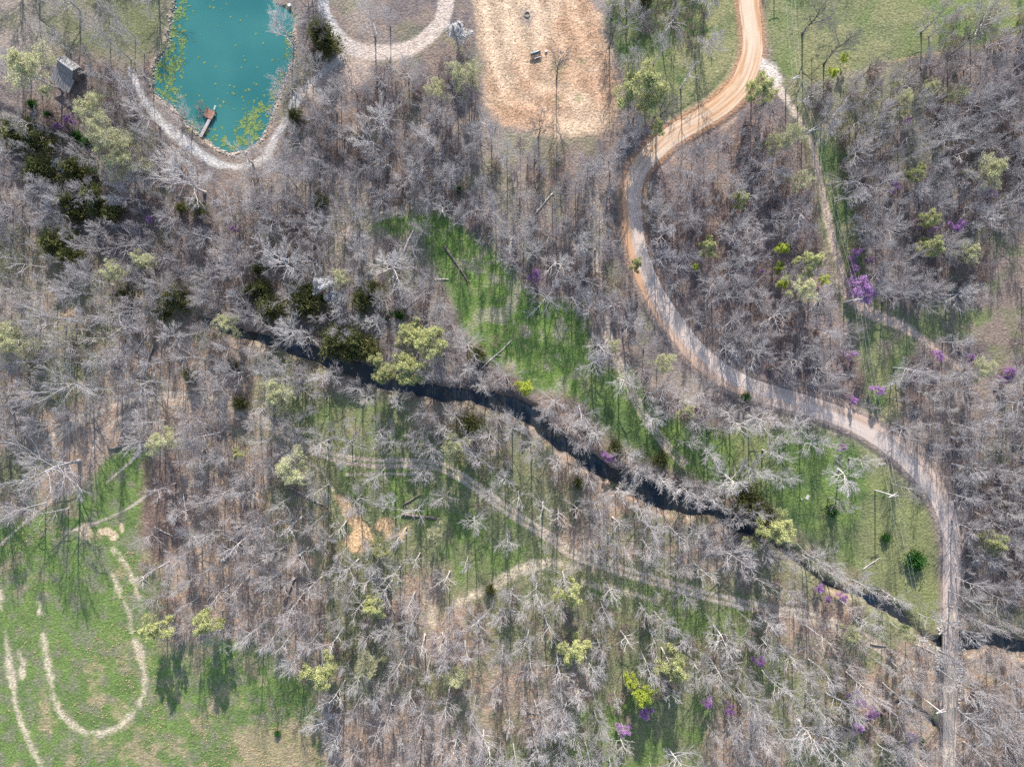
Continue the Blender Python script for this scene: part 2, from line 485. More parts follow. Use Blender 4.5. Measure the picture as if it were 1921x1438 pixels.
# ------------------------------------------------------------------ ground
def axis(lo, hi, step, far):
    a = list(np.arange(lo, hi + 1e-6, step))
    d = step; x = hi; right = []
    while x < far:
        d *= 1.35; x += d; right.append(x)
    d = step; x = lo; left = []
    while x > -far:
        d *= 1.35; x -= d; left.append(x)
    return np.array(left[::-1] + a + right)


gx = axis(-126, 126, 0.3, 900)
gy = axis(-95, 95, 0.3, 900)
X, Y = np.meshgrid(gx, gy)
PX = 960.5 + X * S
PY = 719 - Y * S
n1 = fbm(X, Y, 0.05, 5); n2 = fbm(X, Y, 0.25, 4, 40); n3 = fbm(X, Y, 0.9, 3, 90); n4 = fbm(X, Y, 0.02, 3, 130)
fine = np.random.default_rng(9).random(X.shape)
wob = (n2 - 0.5) * 14 + (n3 - 0.5) * 8
sd_creek = line_sd(PX, PY, CREEK) + (n2 - 0.5) * 16 + (fbm(X, Y, 0.1, 2, 44) - 0.5) * 16
sd_brook = line_sd(PX, PY, BROOK) + (n2 - 0.5) * 3
sd_rav = line_sd(PX, PY, RAVINE) + (n2 - 0.5) * 6
sd_pond = poly_sd(PX, PY, POND) + (n3 - 0.5) * 3
Z = (n2 - 0.5) * 0.16 + (n3 - 0.5) * 0.10 + (fine - 0.5) * 0.05
Z -= 1.9 * sstep(20, -12, sd_creek)
Z -= 0.8 * sstep(8, -4, sd_brook)
Z -= 0.9 * sstep(16, -6, sd_rav)
Z -= 1.5 * sstep(8, -12, sd_pond)
sd_road = np.minimum(line_sd(PX, PY, ROAD), line_sd(PX, PY, ROAD_S))
sd_spur = line_sd(PX, PY, SPUR)
flat = sstep(14, 2, sd_road)
near_creek = sstep(24, 14, sd_creek)
Z = Z * (1 - flat * (1 - near_creek)) - 0.0
# roadside ditch
Z -= 0.25 * np.exp(-((sd_road - 9) / 5.0) ** 2) * (1 - near_creek)


def ground_z(x, y):
    j = int(np.clip(np.searchsorted(gx, x) - 1, 0, len(gx) - 2)); i = int(np.clip(np.searchsorted(gy, y) - 1, 0, len(gy) - 2))
    fx = (x - gx[j]) / (gx[j + 1] - gx[j]); fy = (y - gy[i]) / (gy[i + 1] - gy[i])
    return float(Z[i, j] * (1 - fx) * (1 - fy) + Z[i, j + 1] * fx * (1 - fy) + Z[i + 1, j] * (1 - fx) * fy + Z[i + 1, j + 1] * fx * fy)


def C(*c):
    return np.array(c)[None, None, :]


def lay(col, mask, c):
    return col * (1 - mask[..., None]) + c * mask[..., None]


def mix(a, b, t):
    return a * (1 - t[..., None]) + b * t[..., None]


LIT_GREY = C(0.138, 0.117, 0.113); LIT_BROWN = C(0.190, 0.149, 0.126); LIT_ORANGE = C(0.32, 0.228, 0.165)
LIT_PALE = C(0.285, 0.240, 0.200); GR_DARK = C(0.070, 0.112, 0.040); GR_BRIGHT = C(0.118, 0.172, 0.050)
GR_DULL = C(0.150, 0.165, 0.080); GR_DRY = C(0.235, 0.215, 0.115); SAND = C(0.44, 0.335, 0.245); SAND_O = C(0.43, 0.285, 0.195)
STRAWC = C(0.44, 0.37, 0.265); CHIPC = C(0.48, 0.33, 0.19); MUD = C(0.11, 0.09, 0.075)

spk = sstep(0.35, 0.75, n3)
col = mix(LIT_GREY, LIT_BROWN, sstep(0.38, 0.62, n2))
col = lay(col, 0.5 * sstep(0.52, 0.66, n1), LIT_PALE)
col = lay(col, 0.35 * sstep(0.56, 0.70, fbm(X, Y, 0.12, 4, 300)), GR_DULL)
# the wood south of the creek: warm litter with green showing through
south = sstep(-40, 60, PY - (600 + 0.36 * (PX - 440)) + wob)
wS = mix(LIT_BROWN * 1.1, LIT_ORANGE, sstep(0.32, 0.60, n2))
wS = lay(wS, 0.55 * sstep(0.40, 0.7, n3), LIT_PALE)
gS = mix(GR_DARK, GR_DULL, sstep(0.3, 0.7, n3))
wS = lay(wS, 0.75 * sstep(0.42, 0.66, (n3 - 0.5) * 0.25 + fbm(X, Y, 0.055, 4, 210) + 0.10 * sstep(0, 300, PX - 450) * sstep(1250, 950, PY)), gS)
col = lay(col, south, wS)
# dark litter between road bend and power line, north wood
isl = sstep(30, -30, poly_sd(PX, PY, [(1215, 300), (1420, 160), (1500, 260), (1560, 520), (1620, 700), (1600, 770), (1420, 700), (1280, 590), (1215, 460)]) + wob)
col = lay(col, isl * 0.8, mix(C(0.145, 0.112, 0.110), C(0.225, 0.165, 0.140), sstep(0.35, 0.65, n2)))


def zone(pts, soft, c, amt=1.0, w=1.0):
    global col
    col = lay(col, amt * sstep(soft, -soft, poly_sd(PX, PY, pts) + wob * w), c)


grass_mix = mix(mix(GR_DARK, GR_BRIGHT, sstep(0.3, 0.62, n2)), GR_DULL, 0.65 * sstep(0.45, 0.7, n3))
zone(LAWN_NW, 25, mix(GR_DULL, LIT_PALE, sstep(0.4, 0.65, n1)) * 0.85, 0.9)
zone(GRASS_N, 14, mix(grass_mix, GR_DRY, 0.75 * sstep(0.3, 0.75, n2 + 0.35 * sstep(1200, 1390, PX + (PY - 60) * 0.6) - 0.1)), 0.95)
zone(MEADOW_NE, 10, mix(mix(GR_BRIGHT, GR_DULL, sstep(0.3, 0.6, n1)), GR_DRY, 0.5 * sstep(0.42, 0.66, n2)), 0.95)
col = lay(col, 0.8 * sstep(3, -1, np.abs(line_sd(PX, PY, [(1650, 122, 0), (1700, 110, 0), (1750, 101, 0), (1840, 86, 0), (1921, 62, 0)]) + wob * 0.4)), SAND_O * 0.8)
zone(ROW, 16, mix(GR_DULL, GR_DRY, sstep(0.35, 0.65, n2)), 0.85)
zone([(1530, 240), (1600, 250), (1625, 560), (1575, 520), (1545, 400)], 14, mix(GR_DARK, GR_DULL, sstep(0.4, 0.7, n2)), 0.8)
zone([(1600, 640), (1680, 610), (1850, 580), (1850, 630), (1720, 640), (1680, 740), (1640, 780)], 14, mix(GR_DARK, GR_DULL, sstep(0.4, 0.7, n2)), 0.85)
zone([(1500, 160), (1700, 125), (1780, 180), (1700, 230), (1580, 250)], 26, GR_DULL, 0.7)
zone(GRASS_E, 16, mix(GR_DULL, LIT_BROWN, sstep(0.35, 0.7, n2 + 0.1 * sstep(1850, 1900, PX))), 0.8)
zone(CLEAR_N, 14, mix(grass_mix * C(1.05, 1.12, 0.9), LIT_PALE, 0.6 * sstep(0.52, 0.70, n2 + 0.12 * sstep(560, 640, PY) * sstep(930, 860, PX))), 0.97)
zone(CLEAR_E, 16, mix(mix(GR_DARK, GR_BRIGHT, sstep(0.35, 0.65, n2)), GR_DRY * 0.9, 0.55 * sstep(0.45, 0.65, n1 + 0.3 * sstep(1560, 1660, PX))), 0.95)
mead = mix(mix(GR_BRIGHT, GR_DARK, 0.5 * sstep(0.4, 0.65, n2)), C(0.155, 0.155, 0.100), 0.8 * sstep(0.44, 0.66, fbm(X, Y, 0.45, 5, 60)))
mead = lay(mead, 0.65 * sstep(0.47, 0.66, (n3 - 0.5) * 0.2 + fbm(X, Y, 0.16, 5, 77) + 0.25 * sstep(1280, 1420, PY) * sstep(220, 480, PX) - 0.12), C(0.30, 0.225, 0.145) * (0.7 + 0.6 * n3[..., None]))
zone(MEADOW_SW, 12, mead, 0.97)
# glades in the south wood
for pts, a in (([(600, 830), (820, 840), (920, 900), (860, 960), (800, 1000), (830, 1060), (700, 950), (640, 930), (560, 850)], 0.85),
               ([(840, 960), (960, 960), (1060, 1060), (1000, 1050), (880, 1110), (830, 1150)], 0.85),
               ([(1080, 1070), (1280, 1100), (1420, 1130), (1400, 1200), (1280, 1180), (1120, 1120)], 0.8),
               ([(1060, 1330), (1240, 1290), (1330, 1320), (1320, 1460), (1060, 1460)], 0.9),
               ([(480, 740), (640, 740), (760, 760), (800, 820), (700, 850), (600, 830), (540, 790)], 0.55),
               ([(1400, 1230), (1560, 1250), (1600, 1330), (1480, 1400), (1400, 1330)], 0.5)):
    zone(pts, 22, mix(GR_BRIGHT, GR_DULL, sstep(0.35, 0.6, n2)), a)
zone([(270, 860), (330, 860), (350, 960), (345, 1040), (290, 1060), (262, 1000)], 12, C(0.155, 0.105, 0.085), 0.8)
# bare paths around the road and the pond
sw_ = poly_sd(PX, PY, SANDF); sw_ = 0.5 + 0.5 * np.sin(sw_ / 7.0 + (n1 - 0.5) * 9 + (n2 - 0.5) * 3)
zone(SANDF, 9, C(1.0, 0.95, 0.89) * (0.80 + 0.30 * sw_[..., None]) * mix(SAND * C(1.08, 1.1, 1.12), SAND_O * 0.92, 0.9 * sstep(0.40, 0.62, n1 * 0.6 + n2 * 0.4)) * (0.8 + 0.4 * n3[..., None]), 1.0, 1.9)
for bx, by, br in ((1048, 128, 26), (1008, 116, 10), (1092, 115, 12), (1086, 185, 9), (1140, 165, 9), (1045, 185, 16)):
    col = lay(col, 0.55 * sstep(br, 0, np.hypot(PX - bx, PY - by) + wob * 1.4), mix(GR_DRY, GR_DULL, sstep(0.35, 0.65, n2)))
col = lay(col, 0.6 * sstep(24, 4, np.hypot((PX - 989) * 1.3, (PY - 32) * 0.75) + wob), C(0.20, 0.17, 0.165))
col = lay(col, sstep(6, -6, sd_pond - 8 + wob * 0.6) * 0.8, mix(GR_DULL, SAND, sstep(0.35, 0.6, n2)))
for ln, c, a in ((PATH_W, C(0.42, 0.40, 0.38), 0.92), (PATH_E, C(0.40, 0.37, 0.34), 0.9)):
    col = lay(col, a * sstep(5, -4, line_sd(PX, PY, ln) + wob * 0.6), c * (0.85 + 0.3 * n3[..., None]))
col = lay(col, 0.75 * sstep(10, -10, poly_sd(PX, PY, [(560, 170), (660, 105), (700, 112), (690, 150), (660, 170), (590, 200)]) + wob), C(0.37, 0.29, 0.235))
col = lay(col, 0.97 * sstep(4, -3, line_sd(PX, PY, LOOP) + wob * 0.5), mix(C(0.42, 0.35, 0.30), C(0.38, 0.36, 0.35), sstep(700, 610, PX)) * (0.85 + 0.3 * n3[..., None]))
col = lay(col, 0.9 * sstep(8, 0, sd_road + wob * 0.45), mix(C(0.31, 0.185, 0.115), C(0.24, 0.19, 0.165), sstep(300, 640, PY)))
col = lay(col, 0.9 * sstep(5, -2, sd_spur + wob * 0.5), mix(C(0.47, 0.39, 0.32), C(0.43, 0.33, 0.265), sstep(170, 260, PY)))
zone([(1428, 108), (1450, 120), (1466, 150), (1450, 160), (1432, 140)], 6, C(0.50, 0.44, 0.39), 1.0)
for r in RUTS:
    col = lay(col, 0.94 * sstep(2.8, -1.4, line_sd(PX, PY, r) + (n2 - 0.5) * 5 + (n3 - 0.5) * 3), mix(C(0.37, 0.30, 0.24), C(0.44, 0.375, 0.30), spk))
for s_ in STRAW:
    sdv = line_sd(PX, PY, s_) + (n3 - 0.5) * 13 + (n2 - 0.5) * 9 + (fine - 0.5) * 7
    col = lay(col, 0.88 * sstep(4.5, -3.0, sdv), STRAWC * (0.8 + 0.4 * fine[..., None]))
for pts in (CHIPS, CHIPS2):
    col = lay(col, sstep(4, -3, poly_sd(PX, PY, pts) + (n3 - 0.5) * 18 + (fine - 0.5) * 6), CHIPC * (0.8 + 0.4 * fine[..., None]))
for bx, by, rx, ry in ((160, 998, 13, 15), (200, 997, 14, 8), (213, 1004, 9, 9), (228, 990, 5, 8)):
    col = lay(col, sstep(1.15, 0.85, np.hypot((PX - bx) / rx, (PY - by) / ry) + (n3 - 0.5) * 0.8 + (fine - 0.5) * 0.3), STRAWC * C(1.0, 0.92, 0.86) * (0.85 + 0.3 * fine[..., None]))
# stream beds, banks, pond bottom
col = lay(col, sstep(12, -4, sd_creek + wob * 0.5), mix(MUD * 0.9, C(0.165, 0.135, 0.105), sstep(0.4, 0.6, n3)))
col = lay(col, sstep(4, -2, sd_brook), MUD)
col = lay(col, 0.85 * sstep(10, -4, sd_rav + wob * 0.4), mix(C(0.26, 0.22, 0.19), MUD, sstep(0.45, 0.6, n2)))
col = lay(col, sstep(2, -3, sd_pond), C(0.10, 0.10, 0.08))
col = col * (0.80 + 0.40 * fine[..., None])
col = np.clip(col, 0.01, 0.9)

ny, nx = X.shape
ii = (np.arange(ny - 1) * nx)[:, None] + np.arange(nx - 1)
Q = np.stack([ii, ii + 1, ii + 1 + nx, ii + nx], -1).reshape(-1, 4)
ground = structure(mesh_obj('ground', np.stack([X, Y, Z], -1).reshape(-1, 3), [Q], M['ground'], smooth=True, col=col.reshape(-1, 3)))
for o, l in ((ground, 'leaf litter, grass and bare earth of the valley floor'),):
    o['label'] = l; o['category'] = 'ground'


# ------------------------------------------------------------------ roads and water
def strip(name, line, cols_fn, mat, ncross, zc, edge_drop, widen=0.0):
    P = np.array(line); xy = np.array([G(a, b) for a, b in P[:, :2]])
    hw = (P[:, 2] + widen) / S
    t = np.gradient(xy, axis=0); t /= np.linalg.norm(t, axis=1, keepdims=True)
    nrm = np.stack([-t[:, 1], t[:, 0]], 1)
    s = np.linspace(-1, 1, ncross)
    V2 = xy[:, None] + nrm[:, None] * (hw[:, None] * s[None])[..., None]
    zz = zc - edge_drop * np.abs(s) ** 6
    ZZ = np.broadcast_to(zz, V2.shape[:2]).copy()
    arc = np.concatenate([[0], np.cumsum(np.linalg.norm(np.diff(xy, axis=0), axis=1))])
    jit = fbm(V2[..., 0], V2[..., 1], 0.8, 3, 500) - 0.5
    if edge_drop:
        ZZ += jit * 0.05 * (np.abs(s) > 0.6)
    n, k = V2.shape[:2]
    i = (np.arange(n - 1) * k)[:, None] + np.arange(k - 1)
    q = np.stack([i, i + 1, i + 1 + k, i + k], -1).reshape(-1, 4)
    c = cols_fn(V2[..., 0], V2[..., 1], np.broadcast_to(s, V2.shape[:2]), np.broadcast_to(arc[:, None], V2.shape[:2])) if cols_fn else None
    V = np.concatenate([V2, ZZ[..., None]], -1)
    if V[0, 0, 1] is not None:
        a, b, d = V[0, 0], V[0, 1], V[1, 0]
        if np.cross(b - a, d - a)[2] < 0:
            q = q[:, ::-1]
    return mesh_obj(name, V.reshape(-1, 3), [q], mat, smooth=True, col=None if c is None else c.reshape(-1, 3))


def road_cols(x, y, s, arc):
    py = 719 - y * S
    st = fbm(s * 3.2 + 10, arc * 0.05, 1.0, 4, 20)          # streaks that follow the wheels
    st2 = fbm(s * 9 + 3, arc * 0.12, 1.0, 3, 55)
    sp = fbm(x, y, 1.2, 3, 71)
    orange = C(0.42, 0.245, 0.135); pale = C(0.50, 0.39, 0.29); grey = C(0.47, 0.39, 0.34); brown = C(0.35, 0.25, 0.19); beige = C(0.50, 0.41, 0.325)
    north = mix(orange, pale, sstep(0.42, 0.62, st * 0.6 + st2 * 0.4 + 0.16 * np.exp(-(s / 0.35) ** 2)))
    mid = mix(grey, C(0.45, 0.27, 0.16), sstep(0.2, 0.75, np.sign(620 - py) * 0 + (-s if True else s) + (st - 0.5) * 1.0))
    late = mix(grey * 0.95, brown, sstep(0.1, 0.7, s + (st - 0.5) * 1.2))
    end = mix(C(0.44, 0.365, 0.325), beige, sstep(1090, 1200, py))
    end = mix(end, brown, 0.5 * sstep(0.6, 1.0, np.abs(s) + (st - 0.5)))
    c = mix(north, mid, sstep(210, 430, py + (sp - 0.5) * 80))
    c = mix(c, late, sstep(700, 790, py + (sp - 0.5) * 50))
    c = mix(c, end, sstep(900, 1000, py))
    return np.clip(c * (0.82 + 0.24 * st2[..., None] + 0.14 * sp[..., None]), 0, 0.9)


def road_cols_flip(x, y, s, arc):
    return road_cols(x, y, s, arc)


r1 = structure(strip('gravel_road', ROAD, road_cols_flip, M['road'], 19, 0.05, 0.16))
r2 = structure(strip('gravel_road', ROAD_S, road_cols_flip, M['road'], 19, 0.05, 0.16))
r1['label'] = 'winding orange and grey gravel road through the wood'; r1['category'] = 'road'
r2['label'] = 'straight pale gravel road running away from the concrete bridge'; r2['category'] = 'road'

V = []; PP = []
for a, b in POND:
    g = G(a, b); V.append(g)
pc = np.mean(np.array(V), axis=0)
pv = [(pc[0], pc[1], -0.35)] + [(pc[0] + (a - pc[0]) * 1.03, pc[1] + (b - pc[1]) * 1.03, -0.35) for a, b in V]
nP = len(V)
pond = structure(mesh_obj('pond_water', pv, [(0, 1 + (i + 1) % nP, 1 + i) for i in range(nP)], M['pond']))
for p in pond.data.polygons:
    pass
creek = structure(strip('creek_water', CREEK, None, M['creek'], 5, -1.0, 0.0, 9))
brook = structure(strip('brook_water', BROOK, None, M['creek'], 4, -0.62, 0.0, 2))
pond['label'] = 'teal pond water with floating lily pads'; pond['category'] = 'pond'
creek['label'] = 'dark blue creek winding under the bare trees'; creek['category'] = 'creek'
brook['label'] = 'small dark brook in the wood beside the road'; brook['category'] = 'brook'

# ------------------------------------------------------------------ tree shapes
def grow(P, R, L, n, t0, t1, ang, rel, trop, K, rfac, rng, wig=0.12, curve=0.0, taper=0.75, shape=None, az0=None):
    """n side branches on each of the given branches"""
    N0, K0 = P.shape[:2]
    t = t0 + (t1 - t0) * (np.arange(n)[None] + rng.random((N0, n))) / n
    f = np.clip(t * (K0 - 1), 0, K0 - 1.001); i = f.astype(int); f = f - i
    r = np.arange(N0)[:, None]
    pos = P[r, i] * (1 - f[..., None]) + P[r, i + 1] * f[..., None]
    tan = P[r, i + 1] - P[r, i]; tan /= np.linalg.norm(tan, axis=-1, keepdims=True) + 1e-9
    r0 = (R[r, i] * (1 - f) + R[r, i + 1] * f) * rfac
    ref = np.where(np.abs(tan[..., 2:3]) > 0.9, np.array([1.0, 0, 0]), np.array([0, 0, 1.0]))
    u = np.cross(tan, ref); u /= np.linalg.norm(u, axis=-1, keepdims=True) + 1e-9
    w = np.cross(tan, u)
    az = (np.arange(n)[None] * 2.4 + rng.random((N0, 1)) * 6.28 + rng.normal(0, 0.45, (N0, n)))
    a = np.radians(ang[0] + (ang[1] - ang[0]) * (t - t0) / (t1 - t0 + 1e-9)) + rng.normal(0, 0.13, t.shape)
    d = np.cos(a)[..., None] * tan + np.sin(a)[..., None] * (np.cos(az)[..., None] * u + np.sin(az)[..., None] * w)
    d[..., 2] += trop
    d /= np.linalg.norm(d, axis=-1, keepdims=True) + 1e-9
    ln = L[:, None] * rel * (0.65 + 0.6 * rng.random(t.shape))
    ln = ln * (shape(t) if shape else (1.15 - 0.55 * t))
    m = N0 * n
    pos = pos.reshape(m, 3); d = d.reshape(m, 3); ln = ln.reshape(m); r0 = r0.reshape(m)
    out = np.empty((m, K, 3)); out[:, 0] = pos
    for k in range(1, K):
        out[:, k] = out[:, k - 1] + d * (ln / (K - 1))[:, None]
        d = d + rng.normal(0, wig, d.shape); d[:, 2] += curve
        d /= np.linalg.norm(d, axis=-1, keepdims=True) + 1e-9
    rad = r0[:, None] * (1 - taper * np.linspace(0, 1, K))[None]
    return out, rad, ln


def leaves(at, size, rng, along=None, ratio=1.0):
    n = len(at)
    a = along if along is not None else rng.normal(0, 1, (n, 3))
    a = a / (np.linalg.norm(a, axis=1, keepdims=True) + 1e-9)
    b = np.cross(a, rng.normal(0, 1, (n, 3))); b /= np.linalg.norm(b, axis=1, keepdims=True) + 1e-9
    s = (size * (0.6 + 0.8 * rng.random(n)))[:, None]
    V = np.stack([at - a * s - b * s * ratio * 0.3, at + b * s * ratio, at + a * s + b * s * ratio * 0.2, at - b * s * ratio], 1)
    Fq = np.arange(n * 4).reshape(n, 4)
    return V.reshape(-1, 3), Fq


PROTO = {}


def make_tree(key, seed, h, Rc, tr, first, n1, n2, n3, n4, ang1=(62, 30), barks=('bark', 'twig'), leaf=None, nleaf=0, lsize=0.13,
              lean=0.05, curve=0.10, rel2=0.55, rel3=0.52, rel4=0.78, tw=0.0105, wig=0.11, r1=0.55, spread=1.0, stems=1):
    rng = np.random.default_rng(seed)
    K = 9
    P = np.zeros((stems, K, 3)); R = np.zeros((stems, K))
    for s_ in range(stems):
        d = np.array([rng.normal(0, lean), rng.normal(0, lean), 1.0])
        if stems > 1:
            aa = s_ * 6.28 / stems + rng.random(); d = np.array([0.55 * math.cos(aa), 0.55 * math.sin(aa), 1.0])
        d /= np.linalg.norm(d)
        P[s_, 0] = (0, 0, -0.25)
        for k in range(1, K):
            P[s_, k] = P[s_, k - 1] + d * (h * 0.92 + 0.25) / (K - 1)
            d = d + rng.normal(0, lean, 3) * np.array([1, 1, 0.2]); d /= np.linalg.norm(d)
        R[s_] = tr * (1 - 0.82 * np.linspace(0, 1, K) ** 0.85)
        R[s_, 0] = tr * 1.35
    L0 = np.full(stems, Rc)
    sh = lambda t: (0.75 + 0.55 * np.sin(np.pi * np.clip((t - first) / (1 - first), 0, 1) ** 0.8 * 0.9 + 0.25)) * (1.05 - 0.25 * t)
    B1, R1, L1 = grow(P, R, L0, n1, first, 0.99, ang1, 0.98 * spread, 0.0, 7, r1, rng, wig, curve, 0.72, sh)
    R1 = np.maximum(R1, 0.03)
    B2, R2, L2 = grow(B1, R1, L1, n2, 0.22, 1.0, (42, 22), rel2, 0.05, 5, 0.62, rng, wig * 0.8, curve * 0.6, 0.7)
    R2 = np.maximum(R2, 0.022)
    B3, R3, L3 = grow(B2, R2, L2, n3, 0.15, 1.0, (36, 20), rel3, 0.05, 3, 0.7, rng, wig * 0.7, 0.03, 0.6)
    R3 = np.maximum(R3, 0.009)
    limb = MeshBin()
    limb.add(*tubes(P, R, 8)); limb.add(*tubes(B1, R1, 5)); limb.add(*tubes(B2, R2, 4))
    crown = MeshBin()
    crown.add(*tubes(B3, R3, 3))
    if n4:
        B4, R4, L4 = grow(B3, R3, np.maximum(L3, 0.25), n4, 0.1, 1.0, (36, 20), rel4, 0.05, 2, 0.8, rng, wig, 0.03, 0.5)
        crown.add(*cones(B4[:, 0], B4[:, 1], np.clip(R4[:, 0], tw * 0.7, tw * 1.3)))
        ends = B4[:, 1]
    else:
        ends = B3[:, 2]
    mats = [M[barks[0]]]
    cm = [M[barks[1]]]
    tmp = limb.build('trunk', mats, smooth=True)
    trunk_me = tmp.data; bpy.data.objects.remove(tmp)
    tmp = crown.build('crown', cm, smooth=False)
    crown_me = tmp.data; bpy.data.objects.remove(tmp)
    fol_me = None
    if leaf:
        k = rng.integers(0, len(ends), nleaf)
        keep = fbm(ends[k][:, 0], ends[k][:, 1] + ends[k][:, 2] * 0.7, 0.75, 2, seed * 3.1) > 0.24
        at = ends[k][keep] + rng.normal(0, 0.17, (keep.sum(), 3))
        lv, lf = leaves(at, lsize, rng, ratio=0.8)
        tmp = mesh_obj('foliage', lv, [lf], M[leaf]); fol_me = tmp.data; bpy.data.objects.remove(tmp)
    r_eff = np.percentile(np.hypot(ends[:, 0], ends[:, 1]), 88)
    c_off = ends[:, :2].mean(0)
    PROTO[key] = dict(trunk=trunk_me, crown=crown_me, foliage=fol_me, h=h, R=r_eff, zc=float(np.median(ends[:, 2])), off=c_off)


def make_cedar(key, seed, h, Rc, mat, dens=2600, blunt=1.5, ls=0.24):
    rng = np.random.default_rng(seed)
    P = np.zeros((1, 6, 3)); P[0, :, 2] = np.linspace(-0.2, h * 0.92, 6)
    P[0, 1:, :2] += rng.normal(0, 0.06, (5, 2))
    R = np.linspace(0.14, 0.03, 6)[None]
    nb = 46
    B1, R1, L1 = grow(P, R, np.full(1, Rc), nb, 0.08, 0.97, (82, 50), 0.8, 0.0, 4, 0.4, rng, 0.08, 0.06, 0.7, lambda t: 1.3 * (1 - t ** blunt) + 0.16)
    limb = MeshBin().add(*tubes(P, R, 7)).add(*tubes(B1, np.maximum(R1, 0.012), 3))
    tmp = limb.build('trunk', M['darkbark'], smooth=True); trunk_me = tmp.data; bpy.data.objects.remove(tmp)
    b = rng.integers(0, len(B1), dens); t = rng.random(dens) ** 0.7
    f = t * 2.999; i = f.astype(int); f = (f - i)[:, None]
    at = B1[b, i] * (1 - f) + B1[b, i + 1] * f
    d = B1[b, 3] - B1[b, 0]; d /= np.linalg.norm(d, axis=1, keepdims=True)
    sp = 0.30 * (L1[b] / L1.mean())[:, None] * (0.4 + t[:, None])
    at = at + rng.normal(0, 1, (dens, 3)) * sp * np.array([1, 1, 0.6])
    lv, lf = leaves(at, ls, rng, along=d + rng.normal(0, 0.45, (dens, 3)) + np.array([0, 0, 0.35]), ratio=0.45)
    tmp = mesh_obj('crown', lv, [lf], M[mat]); crown_me = tmp.data; bpy.data.objects.remove(tmp)
    PROTO[key] = dict(trunk=trunk_me, crown=crown_me, foliage=None, h=h, R=float(np.percentile(np.hypot(at[:, 0], at[:, 1]), 92)), zc=h * 0.45, off=np.zeros(2))


for i in range(7):
    make_tree(f'forest{i}', 100 + i, 13, 3.3, 0.17, 0.40 + 0.03 * (i % 3), 12, 7, 6, 6, ang1=(66, 28), lean=0.05)
for i in range(6):
    make_tree(f'spread{i}', 200 + i, 12.5, 5.2, 0.26, 0.26, 14, 8, 6, 5, ang1=(74, 30), lean=0.05, curve=0.07, wig=0.13, tw=0.0125)
for i in range(5):
    make_tree(f'white{i}', 300 + i, 14.5, 5.6, 0.34, 0.30, 13, 8, 7, 5, ang1=(72, 28), barks=('white', 'whitetwig'), lean=0.08, curve=0.05, wig=0.16, r1=0.62, tw=0.016)
for i in range(3):
    make_tree(f'gaunt{i}', 400 + i, 13, 4.0, 0.22, 0.35, 8, 5, 4, 4, ang1=(70, 30), barks=('white', 'twig'), lean=0.05, curve=0.05, wig=0.15, r1=0.65)
M['darktwig'] = noise_mat('dark_twigs', (0.13, 0.12, 0.12), (0.25, 0.235, 0.24), 1.2, bump=0)  # twig tone darkened to paint in backlit shade
for i in range(2):
    make_tree(f'dark{i}', 450 + i, 12, 4.4, 0.27, 0.34, 12, 7, 6, 5, ang1=(72, 30), barks=('darkbark', 'darktwig'), lean=0.06, curve=0.06, wig=0.16, r1=0.75, tw=0.014)  # bark and twigs coloured dark for the sunless side seen from above
for i in range(4):
    make_tree(f'shrub{i}', 500 + i, 3.0, 1.5, 0.04, 0.15, 5, 5, 4, 3, ang1=(55, 30), barks=('brush', 'brush'), stems=4, tw=0.014, lean=0.08)
for i in range(3):
    make_tree(f'bud{i}', 600 + i, 10, 3.1, 0.16, 0.32, 10, 6, 5, 4, barks=('bark', 'twig'), leaf='bud', nleaf=14000, lsize=0.105, lean=0.07)
for i in range(3):
    make_tree(f'budpale{i}', 630 + i, 11, 3.4, 0.17, 0.32, 10, 6, 6, 4, barks=('bark', 'twig'), leaf='budpale', nleaf=8000, lsize=0.09, lean=0.07)
for i in range(2):
    make_tree(f'lime{i}', 660 + i, 7, 2.2, 0.10, 0.25, 9, 6, 5, 4, barks=('bark', 'twig'), leaf='budlime', nleaf=10000, lsize=0.095, lean=0.08)
for i in range(3):
    make_tree(f'redbud{i}', 700 + i, 5.0, 1.9, 0.09, 0.22, 8, 6, 5, 3, barks=('bark', 'brush'), leaf='redbud', nleaf=3800, lsize=0.09, lean=0.12)
make_tree('blossom0', 740, 7.0, 2.3, 0.11, 0.22, 10, 6, 5, 4, barks=('bark', 'twig'), leaf='blossom', nleaf=6000, lsize=0.12, lean=0.08)
for i in range(3):
    make_cedar(f'cedar{i}', 800 + i, 6.0, 2.4, 'cedar', 8000, 2.2 + 0.4 * i, 0.17)
for i in range(2):
    make_cedar(f'bush{i}', 830 + i, 2.2, 1.4, 'greenbush', 2600, 2.6, 0.17)

TREE_BASES = []


